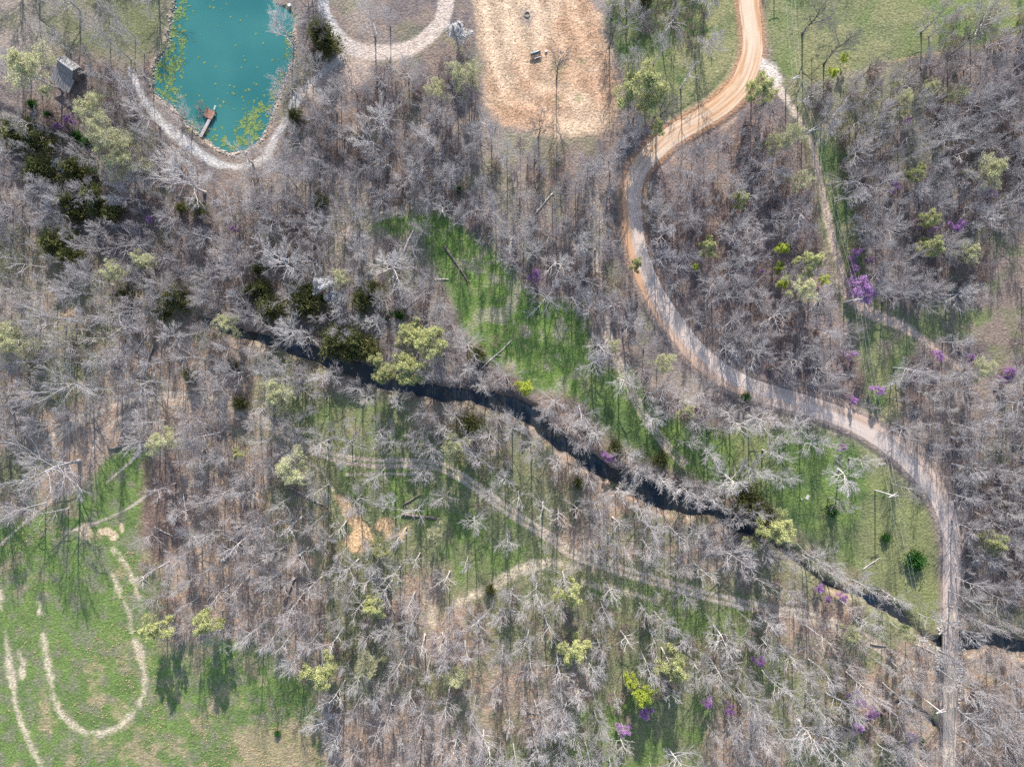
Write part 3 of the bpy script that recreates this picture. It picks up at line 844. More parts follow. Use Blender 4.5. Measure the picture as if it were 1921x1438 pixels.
def tree(key, name, px, py, rpx, label, cat='tree', group=None, hm=None, tilt=None, rz=None):
    """a tree whose crown shows at a photo pixel; its foot follows from its height"""
    p = PROTO[key]
    s = rpx / S * {'bare_tree': 0.86, 'sycamore_tree': 0.86, 'redbud_tree': 0.98, 'green_shrub': 0.9}.get(name, 1.04) / p['R']
    sz = s * (random.uniform(0.9, 1.15)) if hm is None else hm / p['h']
    if hm is None:
        sz = min(max(sz, 0.78 if p['h'] > 9 else 0.5), 1.3)
    zc = p['zc'] * sz
    x, y = G(px, py, zc)
    rz = random.uniform(0, 6.28) if rz is None else rz
    c, sn = math.cos(rz), math.sin(rz)
    x -= s * (p['off'][0] * c - p['off'][1] * sn) * 0.8; y -= s * (p['off'][0] * sn + p['off'][1] * c) * 0.8
    gz = ground_z(x, y); k = 0
    while gz < -0.55 and k < 60:          # keep the foot on the bank
        a = k * 2.4; r = 0.35 * math.sqrt(k) * 1.6
        xx, yy = x + r * math.cos(a), y + r * math.sin(a)
        g2 = ground_z(xx, yy); k += 1
        if g2 > -0.55:
            x, y, gz = xx, yy, g2
            break
    e = empty(name, (x, y, gz), rz)
    e.scale = (s, s, sz)
    if tilt:
        e.rotation_euler = (tilt[0], tilt[1], rz)
    tag(e, label, cat, group)
    for part in ('trunk', 'crown', 'foliage'):
        if p[part] is not None:
            o = bpy.data.objects.new(part, p[part]); COL.objects.link(o); o.parent = e
    TREE_BASES.append((x, y))
    return e


# landmarks that labels can name
MARKS = [(120, 140, 'by the grey shed'), (30, 60, 'on the lawn behind the shed'), (100, 270, 'in the ravine below the shed'), (280, 60, 'on the rocky pond edge'), (300, 230, 'beside the white gravel pond path'),
    (430, 310, 'at the dock end of the pond'), (540, 160, 'on the pond bank facing the dock'), (520, 40, 'leaning over the teal pond'), (620, 60, 'beside the gravel loop'), (720, 30, 'inside the gravel loop'),
    (860, 80, 'between the gravel loop and the sandy field'), (700, 230, 'in the wood between pond and sandy field'), (1055, 120, 'alone in the sandy field'), (1050, 300, 'at the foot of the sandy field'), (1200, 170, 'between sandy field and orange road'),
    (1300, 60, 'on the shaded grass beside the orange road'), (1220, 260, 'on the inner verge of the orange bend'), (1440, 160, 'at the fork of the orange road'), (1560, 60, 'in the meadow beside the power line'), (1600, 150, 'on the edge of the green meadow'),
    (1780, 180, 'in the wood below the green meadow'), (1380, 420, 'in the wood inside the road bend'), (1520, 480, 'along the power line track'), (1620, 520, 'beside the dirt track under the power line'), (1780, 430, 'in the wood behind the power line'),
    (1850, 680, 'near the end of the dirt track'), (1620, 740, 'where the power line crosses the road'), (1800, 820, 'outside the last road bend'), (1860, 1050, 'in the wood opposite the grassy glade'), (1860, 1330, 'in the wood past the bridge'),
    (1130, 480, 'between clearing and gravel road'), (1030, 490, 'at the top of the green clearing'), (900, 560, 'on the edge of the green clearing'), (770, 450, 'beside the wheel ruts above the clearing'), (560, 480, 'beside the muddy track in the wood'),
    (160, 420, 'among the cedars below the ravine'), (180, 520, 'in the wood upstream of the pool'), (330, 560, 'near the head of the creek'), (540, 620, 'over the creek pool'), (660, 640, 'on the cedar bank of the creek'),
    (780, 660, 'on the bank where creek meets clearing'), (1000, 730, 'on the grassy bank of the creek'), (1150, 860, 'on the creek bank by the glade'), (1120, 680, 'on the grass between road and creek'), (1380, 880, 'standing in the shaded glade'), (1580, 900, 'in the glade beside the leaning power pole'),
    (1450, 990, 'at the lower end of the glade'), (1470, 805, 'under the road bank in the glade'), (1330, 785, 'on the road bank above the glade'), (1335, 860, 'in the upper glade by the wheel ruts'), (1475, 885, 'in the glade beside the pallet'), (108, 462, 'lowest among the ravine cedars'), (195, 385, 'beside the dirt gap between cedars'), (30, 245, 'across the ravine from the shed'), (1700, 1040, 'on the glade grass beside the road'), (1250, 950, 'hanging over the wide creek'), (1400, 1050, 'on the far bank of the narrow creek'), (1100, 960, 'between creek and farm trail'),
    (880, 800, 'on the leafy bank below the creek'), (650, 800, 'along the farm trail near the creek'), (400, 760, 'along the upper farm trail'), (200, 720, 'in the wood above the farm trail'), (90, 890, 'at the top of the striped meadow'),
    (310, 830, 'by the trunk fallen near the meadow'), (330, 1130, 'on the edge of the striped meadow'), (480, 1000, 'in the open wood beside the striped meadow'), (700, 980, 'around the wood chip piles'), (780, 960, 'by the sawn log in the glade'),
    (600, 1250, 'on the wood edge above the tussock grass'), (720, 1330, 'in the wood near the tussock grass'), (900, 1230, 'in the wood below the straw path'), (950, 1090, 'beside the straw path'), (1080, 1190, 'below the bend of the straw path'),
    (1180, 1110, 'along the lower farm trail'), (1380, 1150, 'where the farm trail nears the creek'), (1260, 1260, 'above the small green glade'), (1200, 1380, 'in the small green glade'), (1000, 1380, 'in the wood beside the small green glade'), (1440, 1300, 'in the thin wood before the brook'),
    (1620, 1230, 'between the trail end and the bridge'), (1650, 1340, 'along the small brook'), (1520, 1400, 'below the small brook')]
MK = np.array([(a, b) for a, b, _ in MARKS], float)


def where(px, py):
    i = int(np.argmin(np.hypot(MK[:, 0] - px, MK[:, 1] - py)))
    return MARKS[i][2]


def grade(r):
    return 'tiny' if r < 9 else 'small' if r < 15 else 'medium' if r < 22 else 'fairly big' if r < 28 else 'big' if r < 38 else 'very large'


def size_word(r):
    return 'slender' if r < 20 else 'medium' if r < 24 else 'fairly broad' if r < 28 else 'broad' if r < 33 else 'wide'


HAND = []          # crowns placed by hand, to keep the others away


def hand(kind, name, noun, items, cat='tree', **kw):
    keys = sorted(k for k in PROTO if k.rstrip('0123456789') == kind)
    for i, it in enumerate(items):
        px, py, r = it[:3]
        sw = grade(r)
        wh = where(px, py)
        a = dict(kw)
        if len(it) > 3:
            a.update(it[3])
        if kind in ('white', 'spread') and 'hm' not in a and r < 60:
            a['hm'] = random.uniform(11.5, 14.5)
        lab = a.pop('label', f'{sw} {noun} {wh}')
        tree(keys[i % len(keys)], name, px, py, r, lab, cat, a.pop('group', f'{noun}s {wh}'), **a)
        HAND.append((px, py, r, kind))


hand('white', 'sycamore_tree', 'white-limbed bare tree', [
    (712, 212, 46), (682, 258, 48), (335, 325, 58), (520, 482, 54), (733, 497, 52), (535, 620, 44), (1050, 495, 44), (1000, 468, 24), (1095, 450, 30),
    (503, 42, 40), (1175, 715, 34), (1128, 652, 36), (1230, 787, 28), (1340, 857, 30), (1378, 905, 46), (1425, 885, 32), (1590, 900, 54, dict(label='wide white-limbed tree on the grass by the leaning power pole')),
    (1172, 920, 25), (1250, 908, 27), (1340, 935, 36), (690, 22, 36), (722, 22, 30), (1525, 1390, 58, dict(label='largest white-limbed tree below the small brook')), (1052, 1372, 40), (700, 605, 28),
    (1118, 815, 32), (1078, 800, 28), (1400, 800, 34), (1440, 790, 36), (1460, 850, 30), (880, 690, 26), (1085, 880, 22), (1475, 900, 26),
    (600, 708, 26), (745, 752, 26), (905, 722, 26), (1045, 862, 26), (1205, 955, 26), (1292, 925, 28), (1315, 1000, 30), (1290, 748, 28), (1370, 778, 28), (330, 290, 30), (800, 255, 32), (1500, 800, 30), (1640, 870, 22), (1150, 1120, 26)])
hand('spread', 'bare_tree', 'grey spreading tree', [
    (82, 888, 78, dict(label='huge grey bare tree at the top of the striped meadow', hm=16)), (28, 955, 36), 
    (1300, 830, 22), (1350, 802, 28), (1425, 765, 26),
    (965, 140, 0.1) if False else (1190, 320, 22), (270, 790, 40), (350, 790, 42), (480, 830, 30), (600, 830, 34), (730, 830, 32), (700, 900, 24), (790, 890, 30),
    (870, 830, 34), (960, 800, 38), (1000, 830, 30), (920, 930, 28), (1130, 980, 36), (1230, 990, 44), (1120, 1040, 30), (1180, 1040, 32), (1380, 1040, 52), (1450, 1030, 34), (1480, 1055, 40),
    (120, 540, 40), (90, 590, 45), (60, 610, 36), (215, 590, 36), (370, 560, 28), (450, 590, 24), (430, 500, 40), (125, 720, 60), (50, 740, 44), (220, 660, 44), (340, 670, 38), (420, 700, 40),
    (1085, 762, 36, dict(label='dense brown bare tree leaning out over the creek glade', tilt=(0.1, 0.5), hm=8)),
    (785, 425, 26), (1590, 950, 20), (1560, 1060, 34), (1725, 920, 26, dict(label='bare tree leaning over the road verge by the power pole')), (1640, 1310, 34), (1360, 1210, 46), (1060, 1090, 30), (1140, 1160, 26),
    (480, 655, 26), (660, 722, 24), (800, 705, 28), (850, 775, 28), (935, 785, 26), (1110, 905, 26), (690, 745, 24), (1010, 775, 20), (1000, 860, 28), (1420, 960, 24), (1330, 772, 30), (1480, 818, 28), (1530, 832, 30), (1565, 838, 24), (1212, 690, 28), (1252, 728, 28), (1540, 1060, 26), (1600, 1100, 26), (1690, 1140, 20), (560, 125, 30), (590, 115, 24), (200, 78, 24), (160, 40, 30), (200, 18, 26), (225, 55, 18)])
hand('dark', 'bare_tree', 'dark-limbed bare tree', [
    (1052, 108, 28, dict(label='lone dark-limbed bare tree in the sandy field', hm=12)), (1545, 25, 40, dict(label='dark-limbed bare tree in the meadow beside the power line', hm=13)), (1590, 75, 36, dict(hm=13)),
    (1255, 200, 34, dict(label='dark-limbed bare tree arching over the orange bend', hm=13)), (1012, 228, 28, dict(hm=13)), (1150, 55, 24, dict(hm=11)), (1215, 35, 30, dict(hm=12)), (1650, 120, 26, dict(hm=12)), (600, 40, 26, dict(hm=11)), (1830, 60, 34, dict(hm=13))])
hand('bud', 'budding_tree', 'yellow-green budding tree', [
    (1205, 165, 42), (800, 640, 28), (770, 625, 26), (720, 692, 26), (768, 690, 26), (1080, 1220, 25), (1262, 1248, 28), (703, 1138, 18), (1455, 992, 28), (600, 1262, 28),
    (385, 1170, 20), (292, 1180, 25), (1520, 492, 21), (1430, 165, 22), (1235, 237, 13), (1068, 1112, 24), (705, 1035, 17), (1195, 495, 12), (1720, 325, 15), (868, 866, 13), (1390, 375, 14), (1745, 462, 20), (1747, 410, 14),
    (1330, 462, 17), (448, 850, 10), (1865, 1018, 18), (1410, 1015, 14)])
hand('budpale', 'budding_tree', 'pale budding tree', [
    (520, 738, 27), (215, 510, 22), (270, 490, 20), (45, 125, 38), (165, 200, 30), (205, 265, 36), (228, 298, 28), (820, 165, 22), (872, 145, 28), (1862, 315, 26), (1850, 692, 23),
    (305, 825, 26), (850, 835, 22), (815, 1000, 18), (545, 880, 30), (15, 640, 28), (1245, 682, 22), (1795, 180, 16), (1745, 165, 14), (1700, 180, 14), (1700, 1190, 14), (1600, 1190, 15),
    (690, 1245, 24), (860, 1270, 20), (1510, 540, 22), (1500, 340, 20), (1480, 255, 24), (1820, 470, 18), (1450, 270, 20), (640, 520, 16), (420, 620, 20), (1150, 650, 14), (1545, 90, 16), (1290, 770, 14)])
hand('lime', 'budding_tree', 'bright lime-leaved young tree', [
    (1545, 523, 12), (1470, 465, 10), (1182, 1275, 14), (1208, 1305, 17), (1463, 503, 11), (1470, 530, 10), (1585, 108, 9), (1565, 135, 8), (1305, 500, 8), (985, 728, 13)])
hand('redbud', 'redbud_tree', 'purple blossoming redbud', [
    (1622, 540, 24), (1605, 548, 12), (1604, 502, 10), (1606, 476, 12), (1632, 488, 8), (1005, 517, 12), (1142, 856, 13), (1797, 423, 15), (1750, 424, 10), (1727, 417, 9), (1704, 226, 9), (1680, 350, 11), (128, 224, 10), (108, 236, 9),
    (1212, 1335, 14), (1170, 1370, 12), (1424, 1240, 13), (1610, 1315, 14), (1637, 1340, 12), (1615, 1370, 13), (1603, 750, 8), (1650, 731, 11), (1897, 700, 14), (1885, 712, 9), (1763, 666, 10), (1822, 672, 10), (1540, 1098, 9),
    (1583, 1115, 9), (1554, 1124, 7), (1330, 1318, 11), (1370, 1332, 10), (1430, 510, 6), (280, 410, 8), (437, 428, 7), (1712, 1385, 13), (1865, 362, 8), (1600, 665, 9), (1580, 840, 10)])
hand('cedar', 'cedar_tree', 'dark green cedar', [
    (40, 245, 28), (72, 262, 22), (78, 318, 24), (135, 325, 24), (180, 370, 22), (210, 398, 17), (185, 390, 15), (105, 455, 26), (128, 452, 18), (135, 482, 20), (132, 380, 20), (140, 400, 16), (330, 560, 21), (233, 555, 13), (236, 575, 10),
    (372, 392, 13), (572, 565, 28), (508, 580, 23), (490, 540, 15), (470, 545, 14), (632, 640, 27), (668, 640, 25), (690, 660, 18), (655, 660, 16), (880, 797, 17), (895, 665, 15), (600, 62, 20), (616, 82, 20), (553, 217, 12),
    (435, 683, 10), (358, 702, 13), (305, 585, 12), (1405, 940, 24), (1435, 975, 20), (680, 560, 18), (700, 545, 15), (575, 540, 14), (598, 375, 12), (1155, 840, 12), (1240, 862, 13), (450, 755, 12), (485, 505, 10), (920, 1105, 8), (1085, 905, 10),
    (1210, 0, 12), (340, 390, 9)])
hand('bush', 'green_shrub', 'bright green leafy bush', [
    (1718, 1050, 20), (1662, 1008, 9), (1562, 957, 12), (1248, 775, 7), (1705, 1170, 8), (1150, 905, 6), (165, 268, 12), (145, 255, 10), (60, 195, 9), (90, 215, 8), (175, 325, 10), (860, 355, 7), (750, 590, 10), (728, 590, 9), (1730, 1388, 5), (520, 1375, 6),
    (1400, 745, 9), (970, 600, 0.1) if False else (605, 560, 8)], cat='shrub')
hand('blossom', 'blossoming_tree', 'white blossoming tree', [(612, 535, 22), (625, 555, 18), (115, 302, 15), (858, 58, 22)])

# ------------------------------------------------------------------ the rest of the wood
rs = np.random.default_rng(21)
ncand = 46000
cx = rs.uniform(-190, 2110, ncand); cy = rs.uniform(-330, 1560, ncand)


def inside(pts, grow_=0):
    return poly_sd(cx, cy, pts) < grow_


spc = np.full(ncand, 40.0)
spc += 7 * (fbm(cx / S, cy / S, 0.04, 3, 700) - 0.5) * 2
big = cy > 620 + 0.36 * (cx - 440)                         # south of the creek: larger, wider apart
spc[big] *= 1.22
spc[inside([(520, 110), (900, 110), (930, 240), (1160, 270), (1160, 470), (820, 390), (560, 420), (420, 320)])] *= 0.82
spc[inside([(1215, 300), (1420, 160), (1500, 260), (1560, 520), (1620, 700), (1600, 770), (1420, 700), (1280, 590), (1215, 460)])] *= 0.86
spc[inside([(0, 180), (200, 260), (420, 320), (560, 420), (700, 480), (700, 620), (440, 610), (0, 700)])] *= 0.88
for p_, v in ((LAWN_NW, 120), (GRASS_N, 100), (MEADOW_NE, 0), (ROW, 0), (GRASS_E, 0), (CLEAR_N, 0), (CLEAR_E, 0), (POND, 0), (MEADOW_SW, 0)):
    spc[inside(p_, 4)] = v
spc[inside(SANDF, 20)] = 0
spc[inside([(590, -100), (850, -100), (850, 110), (600, 110)])] = 0
spc[inside([(1116, -100), (1300, -100), (1330, 70), (1180, 120), (1150, 70)])] = 52
spc[inside([(1740, 20), (1960, 20), (1960, 100), (1800, 100)])] = 46
spc[(line_sd(cx, cy, ROAD) < 13) | (line_sd(cx, cy, ROAD_S) < 13)] = 0
d_lane = np.minimum(np.minimum(line_sd(cx, cy, ROAD), line_sd(cx, cy, ROAD_S)) + 6, line_sd(cx, cy, [(a, b_, 0) for a, b_, _ in TRAIL]) - 1)
d_lane = np.minimum(d_lane, line_sd(cx, cy, SPUR) + 1)
for s_ in STRAW[8:]:
    d_lane = np.minimum(d_lane, line_sd(cx, cy, s_) + 3)
spc[(cy < -4) & (((cx > 290) & (cx < 560)) | ((cx > 590) & (cx < 1165)))] = 0
spc[line_sd(cx, cy, LOOP) < 16] = 0
spc[line_sd(cx, cy, PATH_E) < 15] = 0
spc[line_sd(cx, cy, SPUR) < 20] = 0
spc[line_sd(cx, cy, [(a, b_, 0) for a, b_, _ in TRAIL]) < 15] = 0
for s_ in STRAW[8:]:
    spc[line_sd(cx, cy, s_) < 9] = 0
spc[(poly_sd(cx, cy, CHIPS) < 12) | (poly_sd(cx, cy, CHIPS2) < 6)] = 0
spc[np.hypot(cx - 118, cy - 142) < 52] = 0
spc[np.hypot(cx - 560, cy - 20) < 40] = 0
spc[line_sd(cx, cy, CREEK) < 8] = 54
spc[line_sd(cx, cy, PATH_W) < 16] = 0
# openings in the south wood
for pts, v in (([(600, 830), (820, 840), (920, 900), (860, 960), (830, 1060), (700, 1040), (620, 940), (560, 850)], 80), ([(840, 960), (960, 960), (1060, 1060), (1000, 1050), (880, 1110), (830, 1150)], 90),
               ([(1080, 1070), (1280, 1100), (1420, 1130), (1400, 1190), (1280, 1180), (1120, 1120)], 85), ([(1180, 1330), (1330, 1300), (1340, 1440), (1180, 1440)], 0), ([(480, 740), (640, 740), (760, 760), (800, 820), (700, 850), (540, 790)], 62),
               ([(80, 745), (330, 745), (330, 790), (240, 800), (160, 870), (100, 850)], 95), ([(0, 820), (150, 780), (240, 780), (240, 940), (0, 960)], 0), ([(900, 870), (1020, 880), (1060, 960), (960, 960)], 60),
               ([(262, 860), (350, 860), (350, 1050), (262, 1050)], 95), ([(880, 1180), (1000, 1180), (1000, 1280), (880, 1280)], 62), ([(600, 0), (600, 0), (600, 1)], 0), ([(1400, 1140), (1760, 1170), (1760, 1290), (1560, 1300)], 58),
               ([(1400, 1230), (1500, 1240), (1520, 1330), (1420, 1330)], 70), ([(1600, 620), (1700, 640), (1690, 790), (1650, 790)], 0), ([(1560, 800), (1700, 870), (1740, 930), (1700, 930), (1600, 850)], 0)):
    spc[inside(pts)] = v
cell = {}


def near(px, py, d):
    a, b = int(px // 45), int(py // 45)
    for i in (-2, -1, 0, 1, 2):
        for j in (-2, -1, 0, 1, 2):
            for qx, qy, qr in cell.get((a + i, b + j), ()):
                if (qx - px) ** 2 + (qy - py) ** 2 < max(d, qr) ** 2:
                    return True
    return False


for px, py, r, kind in HAND:
    q = {'dark': 0.8, 'white': 0.85, 'spread': 0.85, 'bud': 0.8, 'budpale': 0.8, 'lime': 0.8, 'redbud': 0.9, 'cedar': 0.8, 'bush': 1.0, 'blossom': 0.9}[kind] * r
    cell.setdefault((int(px // 45), int(py // 45)), []).append((px, py, q))
rest = []
for k in range(ncand):
    s_ = spc[k]
    if s_ <= 0:
        continue
    s_ *= 0.62 + 0.72 * rs.random()
    if near(cx[k], cy[k], s_ * 0.82):
        continue
    cell.setdefault((int(cx[k] // 45), int(cy[k] // 45)), []).append((cx[k], cy[k], s_ * 0.6))
    rest.append((cx[k], cy[k], min(s_ * (0.56 + 0.2 * rs.random()), 24 + 14 * rs.random(), max(9.0, d_lane[k]))))
rest.sort(key=lambda t: -t[2])
n_hand_bare = sum(1 for h_ in HAND if h_[3] in ('spread', 'dark'))
single, mass = [], []
for t in rest:
    if len(single) < 298 - n_hand_bare and 5 < t[0] < 1915 and 5 < t[1] < 1433:
        single.append(t)
    else:
        mass.append(t)
print('TREES', len(HAND), len(single), len(mass))
cls = ['forest'] * 7 + ['spread'] * 6 + ['gaunt'] * 3
keys_f = [f'forest{i}' for i in range(7)]; keys_s = [f'spread{i}' for i in range(6)]; keys_g = [f'gaunt{i}' for i in range(3)]
for px, py, r in single:
    u = rs.random()
    south_ = py > 620 + 0.36 * (px - 440)
    if u < (0.5 if r > 26 else 0.2):
        key = keys_s[rs.integers(6)]; noun = 'spreading bare tree'
    elif u < 0.72 + (0 if south_ else 0.2):
        key = keys_f[rs.integers(7)]; noun = 'upright bare tree'
    else:
        key = keys_g[rs.integers(3)]; noun = 'gaunt pale tree'
    wh = where(px, py)
    tree(key, 'bare_tree', px, py, r, f'{size_word(r)} {noun} {wh}', 'tree', f'bare trees {wh}', hm=(rs.uniform(10.5, 14.5) if south_ else rs.uniform(9, 12.5)))


# points that carry the many remaining trees and the undergrowth, far too many to name
def scatter(name, pts, keys, label, cat):
    """pts rows: x, y, z, scale, zscale, rotation, index"""
    A = np.array(pts)
    me = bpy.data.meshes.new(name)
    me.vertices.add(len(A)); me.vertices.foreach_set('co', np.ascontiguousarray(A[:, :3], np.float32).ravel())
    at = me.attributes.new('scl', 'FLOAT_VECTOR', 'POINT'); at.data.foreach_set('vector', np.ascontiguousarray(A[:, [3, 3, 4]], np.float32).ravel())
    rot = np.zeros((len(A), 3)); rot[:, 2] = A[:, 5]
    rot[:, :2] = np.random.default_rng(4).normal(0, 0.05, (len(A), 2))
    at = me.attributes.new('rot', 'FLOAT_VECTOR', 'POINT'); at.data.foreach_set('vector', rot.astype(np.float32).ravel())
    at = me.attributes.new('idx', 'INT', 'POINT'); at.data.foreach_set('value', A[:, 6].astype(np.int32))
    o = bpy.data.objects.new(name, me); COL.objects.link(o)
    ng = bpy.data.node_groups.new(name, 'GeometryNodeTree')
    ng.interface.new_socket('Geometry', in_out='INPUT', socket_type='NodeSocketGeometry')
    ng.interface.new_socket('Geometry', in_out='OUTPUT', socket_type='NodeSocketGeometry')
    gi = ng.nodes.new('NodeGroupInput'); go = ng.nodes.new('NodeGroupOutput')
    ip = ng.nodes.new('GeometryNodeInstanceOnPoints'); ip.inputs['Pick Instance'].default_value = True
    jo = ng.nodes.new('GeometryNodeJoinGeometry')
    for k in keys:
        src = [ob for ob in COL.objects if ob.type == 'MESH' and ob.data in (PROTO[k]['trunk'], PROTO[k]['crown'])]
        tr = next(ob for ob in src if ob.data == PROTO[k]['trunk']); cr = next(ob for ob in src if ob.data == PROTO[k]['crown'])
        j2 = ng.nodes.new('GeometryNodeJoinGeometry'); g2 = ng.nodes.new('GeometryNodeGeometryToInstance')
        for ob in (tr, cr):
            oi = ng.nodes.new('GeometryNodeObjectInfo'); oi.transform_space = 'ORIGINAL'
            oi.inputs['Object'].default_value = ob
            oi.inputs['As Instance'].default_value = True
            ng.links.new(oi.outputs['Geometry'], j2.inputs[0])
        ng.links.new(j2.outputs[0], g2.inputs[0]); ng.links.new(g2.outputs[0], jo.inputs[0])
    ng.links.new(jo.outputs[0], ip.inputs['Instance']); ng.links.new(gi.outputs[0], ip.inputs['Points'])
    for attr, typ, sock in (('idx', 'INT', 'Instance Index'), ('rot', 'FLOAT_VECTOR', 'Rotation'), ('scl', 'FLOAT_VECTOR', 'Scale')):
        na = ng.nodes.new('GeometryNodeInputNamedAttribute'); na.data_type = typ; na.inputs['Name'].default_value = attr
        ng.links.new(na.outputs['Attribute'], ip.inputs[sock])
    ng.links.new(ip.outputs[0], go.inputs[0])
    md = o.modifiers.new('scatter', 'NODES'); md.node_group = ng
    return tag(o, label, cat, kind='stuff')


used = [k for k in keys_f + keys_s if any(ob.type == 'MESH' and ob.data == PROTO[k]['crown'] for ob in COL.objects)]
pts = []
for px, py, r in mass:
    i = int(rs.integers(len(used))); p = PROTO[used[i]]
    hm = rs.uniform(8.5, 13.0) if py > 620 + 0.36 * (px - 440) else rs.uniform(7.0, 11.0)
    s_ = r / S * 0.86 / p['R']
    x, y = G(px, py, p['zc'] * hm / p['h'])
    gz = ground_z(x, y)
    if gz < -0.6:
        continue
    pts.append((x, y, gz, s_, hm / p['h'], rs.uniform(0, 6.28), i))
scatter('woodland', pts, used, 'smaller bare grey trees filling the wood between the larger ones', 'woodland')

# undergrowth: a few shrubs stand as things, the thicket of twigs is stuff
shrubs = [(300, 905, 12), (320, 960, 16), (290, 985, 14), (335, 1000, 13), (930, 640, 12), (1040, 760, 12), (1215, 690, 11), (1660, 1130, 10), (1740, 1260, 10), (470, 300, 9), (350, 190, 0.1) if False else (372, 200, 14), (1010, 560, 8), (980, 620, 9)]
for i, (px, py, r) in enumerate(shrubs):
    tree(f'shrub{i % 4}', 'bare_shrub', px, py, r, f'low brown twiggy shrub {where(px, py)}', 'shrub', 'low twiggy shrubs', hm=rs.uniform(1.6, 2.8))
ok = spc > 0
dn = fbm(cx / S, cy / S, 0.06, 3, 900)
pts = []
for k in np.nonzero(ok & (dn > 0.40))[0]:
    if len(pts) >= 2600:
        break
    south_ = cy[k] > 620 + 0.36 * (cx[k] - 440)
    if rs.random() < (0.62 if south_ else 0.1) or spc[k] > 58 or not (-120 < cx[k] < 2040 and -120 < cy[k] < 1540):
        continue
    i = int(rs.integers(4)); p = PROTO[f'shrub{i}']
    rm = rs.uniform(0.6, 1.7)
    x, y = G(cx[k], cy[k], 1.0)
    gz = ground_z(x, y)
    if gz < -0.4:
        continue
    pts.append((x, y, gz, rm / p['R'], rs.uniform(0.9, 3.4) / p['h'], rs.uniform(0, 6.28), i))
scatter('undergrowth', pts, [f'shrub{i}' for i in range(4)], 'brown twiggy undergrowth under the bare trees', 'undergrowth')

# ------------------------------------------------------------------ shed, dock, bridge, poles and the small things
M['roof'] = noise_mat('weathered_roof', (0.17, 0.165, 0.165), (0.30, 0.285, 0.275), 1.5, bump=0.25, stretch=(3, 0.6, 1))
M['wall'] = noise_mat('grey_boards', (0.10, 0.085, 0.075), (0.19, 0.165, 0.15), 3.0, bump=0.3, stretch=(1, 1, 0.2))
M['trim'] = noise_mat('pale_trim', (0.38, 0.36, 0.34), (0.5, 0.48, 0.46), 3.0)
M['deck'] = noise_mat('rusty_deck_boards', (0.20, 0.115, 0.085), (0.36, 0.215, 0.155), 2.0, bump=0.3, tint=[(0.8, 0.8, 0.85), (1.15, 1.05, 1.0)])
M['plank'] = noise_mat('bleached_planks', (0.33, 0.29, 0.28), (0.50, 0.46, 0.44), 3.0, bump=0.3, tint=[(0.85, 0.8, 0.85), (1.05, 1.0, 1.0)])
M['whitep'] = noise_mat('white_paint', (0.62, 0.62, 0.62), (0.78, 0.78, 0.78), 3.0)
M['concrete'] = noise_mat('dusty_concrete', (0.34, 0.275, 0.24), (0.46, 0.385, 0.32), 0.9, bump=0.25)
M['stone'] = noise_mat('pale_stones', (0.26, 0.225, 0.20), (0.50, 0.46, 0.43), 1.3, bump=0.4)
M['rimstone'] = noise_mat('weathered_rim_stones', (0.15, 0.13, 0.115), (0.36, 0.32, 0.285), 1.0, bump=0.4)
M['pole'] = noise_mat('silvered_pole', (0.40, 0.38, 0.36), (0.58, 0.56, 0.54), 4.0, bump=0.3, stretch=(1, 1, 0.15))
M['insul'] = noise_mat('glazed_insulator', (0.5, 0.5, 0.52), (0.62, 0.62, 0.64), 4.0, rough=0.3)
M['wire'] = noise_mat('aluminium_wire', (0.50, 0.50, 0.52), (0.6, 0.6, 0.62), 1.0, rough=0.45, bump=0, metal=0.3)
M['blue'] = noise_mat('dark_blue_vinyl', (0.012, 0.05, 0.075), (0.03, 0.09, 0.12), 3.0, rough=0.35, spec=0.5)
M['lily'] = leaf_mat('lily_pads', ((0.09, 0.16, 0.045), (0.23, 0.30, 0.10)), 0.1)
M['tuft'] = noise_mat('dry_tufts', (0.42, 0.29, 0.17), (0.58, 0.42, 0.27), 1.0, bump=0)
M['darktuft'] = noise_mat('weed_tufts', (0.12, 0.10, 0.06), (0.22, 0.17, 0.11), 1.0, bump=0)
M['soot'] = noise_mat('sooty_stones', (0.14, 0.125, 0.12), (0.30, 0.28, 0.265), 3.0)


def V3(px, py, z):
    x, y = G(px, py, z)
    return np.array([x, y, z])


# --- shed: a gabled core with a wide lean-to
ra = V3(107.9, 111.9, 4.6); rb = V3(134.5, 131.0, 4.6)
u = (rb - ra); Ls = float(np.linalg.norm(u[:2])); u = u / np.linalg.norm(u)
v = np.array([u[1], -u[0], 0.0])                      # towards the lean-to
if v[1] > 0:
    v = -v
shed = empty('shed', (float(ra[0]), float(ra[1]), ground_z(ra[0], ra[1])))
tag(shed, 'small grey gabled shed with a wide lean-to roof', 'shed')
bz = -0.1


def sp(a, b, z):                                       # along the ridge, across, height
    p = u * a + v * b
    return (float(p[0]), float(p[1]), z)


def slab(pts, th, name, mat, parent):
    n = len(pts)
    A = np.array(pts, float); nn = np.cross(A[1] - A[0], A[2] - A[0]); nn /= np.linalg.norm(nn)
    if nn[2] < 0: nn = -nn
    B = A - nn * th
    Vv = [tuple(p) for p in A] + [tuple(p) for p in B]
    Ff = [tuple(range(n)), tuple(range(2 * n - 1, n - 1, -1))] + [(i, i + n, (i + 1) % n + n, (i + 1) % n) for i in range(n)]
    return mesh_obj(name, Vv, Ff, mat, parent)


